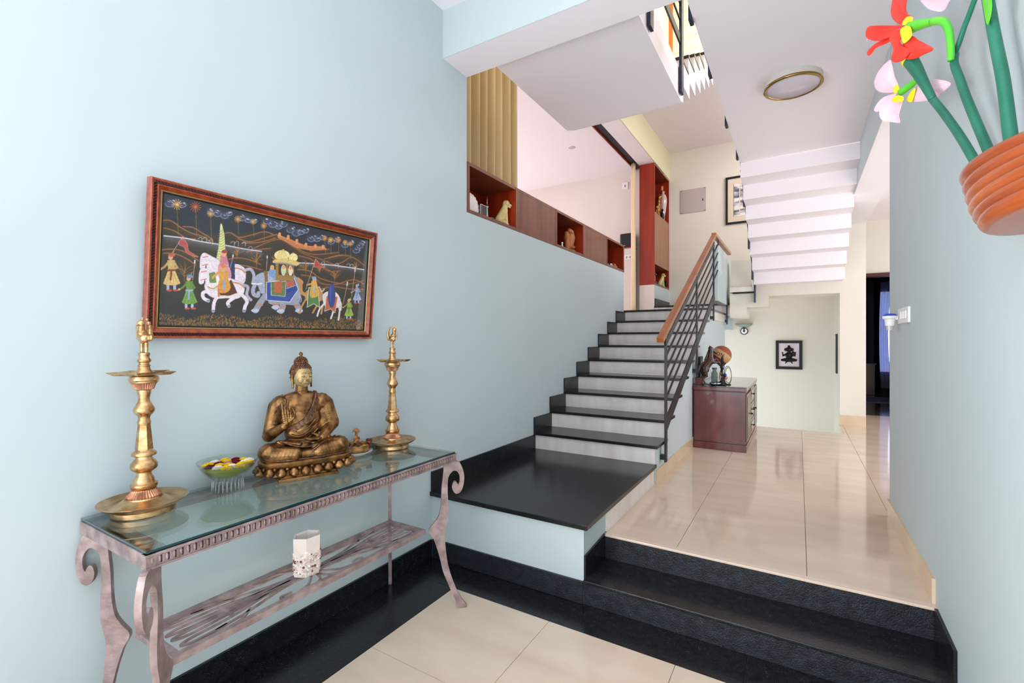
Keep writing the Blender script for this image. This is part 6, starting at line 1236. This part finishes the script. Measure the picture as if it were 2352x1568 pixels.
rd_ = mat('red_paint', (238, 48, 34), .3, col2=(226, 66, 48), scale=7); pk_ = mat('pale_pink_paint', (244, 212, 224), .35, col2=(240, 188, 208), scale=6); yl_ = mat('yellow_paint', (244, 220, 40), .35)
ptm = mat('orange_carved_wood', (150, 66, 24), .3, col2=(190, 98, 44), scale=9, stretch=(.25, .25, 1.6), detail=7, coat=.3)
def rr_(a, b, n): return [a+(b-a)*i/(n-1) for i in range(n)]
def tb_(key, ra, rb, m, nm, label=None, k=6):
    p = smooth(FD[key], False, k); return MB().tube(p, rr_(ra, rb, len(p)), 14).build(nm, m, wf, smooth=True, label=label)
tb_('stemA', .0125, .0115, dg_, 'stem'); c_ = smooth(FD['coneA'], False, 6); MB().tube(c_, [.0115+.0125*(i/(len(c_)-1))**1.2 for i in range(len(c_))], 16).build('stem_cup', dg_, wf, smooth=True)
e_ = [Vector(c_[-1])+(Vector(c_[-1])-Vector(c_[-3])).normalized()*d for d in (-.012, .0, .006)]; MB().tube(e_, [.0245, .0255, .024], 16).build('yellow_tip', yl_, wf, smooth=True)
tb_('stemB', .013, .0105, dg_, 'stem'); tb_('twigB', .0075, .0070, dg_, 'stem'); tb_('branchB', .0085, .0125, lg_, 'branch'); tb_('calyxB', .0115, .021, lg_, 'calyx'); tb_('stemC', .0155, .0125, dg_, 'stem'); tb_('pinkcal', .010, .0135, lg_, 'calyx')
def petal(key, m, nm='petal', th=.006):
    pts, bulge = FD[key]; P_ = [Vector(p) for p in smooth(pts, True, 4)]; c = sum(P_, Vector())/len(P_); nrm = (CAM-c).normalized(); mb = MB(); n = len(P_); vs = []; R3 = (1.0, .9, .6, .3)
    for side in (1, -1):
        for r_ in R3: vs += [c+(p-c)*r_+nrm*(side*th*.5*(1-r_*r_*.9)+bulge*(1-r_*r_)*.6) for p in P_]
        vs.append(c+nrm*(side*th*.5+bulge*.6))
    fs = []; h_ = 4*n+1
    for s_ in (0, 1):
        o0 = s_*h_
        for j in range(3):
            for k in range(n): q_ = (o0+j*n+k, o0+j*n+(k+1) % n, o0+(j+1)*n+(k+1) % n, o0+(j+1)*n+k); fs.append(q_ if s_ == 0 else q_[::-1])
        for k in range(n): q_ = (o0+3*n+k, o0+3*n+(k+1) % n, o0+4*n); fs.append(q_ if s_ == 0 else q_[::-1])
    fs += [(k, h_+k, h_+(k+1) % n, (k+1) % n) for k in range(n)]
    return mb.add(vs, fs).build(nm, m, wf, smooth=True, norm=True)
for k in ('red1', 'red2', 'red3', 'red4', 'red5'): petal(k, rd_)
for k in ('pk1', 'pk2', 'pk3', 'pk4', 'pk5'): petal(k, pk_)
for k in ('yel', 'yel2', 'pky', 'pky2', 'pky3'): petal(k, yl_, 'petal_base', .004)
FD['sepalC'] = (FD['sepalC'], .0); petal('sepalC', lg_, 'sepal', .012)
MB().ball(Vector(FD['red2'][0][5])+Vector((0, 0, -.012)), .0026, 1).ball(Vector(FD['red2'][0][5])+Vector((0, -.01, -.012)), .0026, 1).build('stamens', pk_, wf, smooth=True)
for i in range(6):
    l_ = Vector(FD['potL'][i]); c = Vector(FD['potC'][i]); c.x = .495; l_.x = min(l_.x+.02, .50); e1 = (l_-c); a = e1.length; e1.normalize(); ax_ = (Vector(FD['potL'][5])-Vector(FD['potL'][0])).normalized(); ax_ = (ax_-e1*ax_.dot(e1)).normalized(); e2 = e1.cross(ax_)
    if e2.x > 0: e2 = -e2
    vs = []; n = 40; m_ = 10; th_ = .0215
    for j in range(m_):
        q_ = -PI/2+PI*j/(m_-1); rr2 = 1-.16*(1-math.cos(q_)); hh = math.sin(q_)*th_
        for k in range(n+1): an = PI*k/n; vs.append(c+e1*(a*rr2*math.cos(an))+e2*(.13*rr2*math.sin(an))+ax_*hh)
    mb = MB().add(vs, [(j*(n+1)+k, j*(n+1)+k+1, (j+1)*(n+1)+k+1, (j+1)*(n+1)+k) for j in range(m_-1) for k in range(n)]+[tuple(range(n, -1, -1)), tuple((m_-1)*(n+1)+k for k in range(n+1))])
    mb.build('pot_rib', ptm, wf, smooth=False, auto=50)
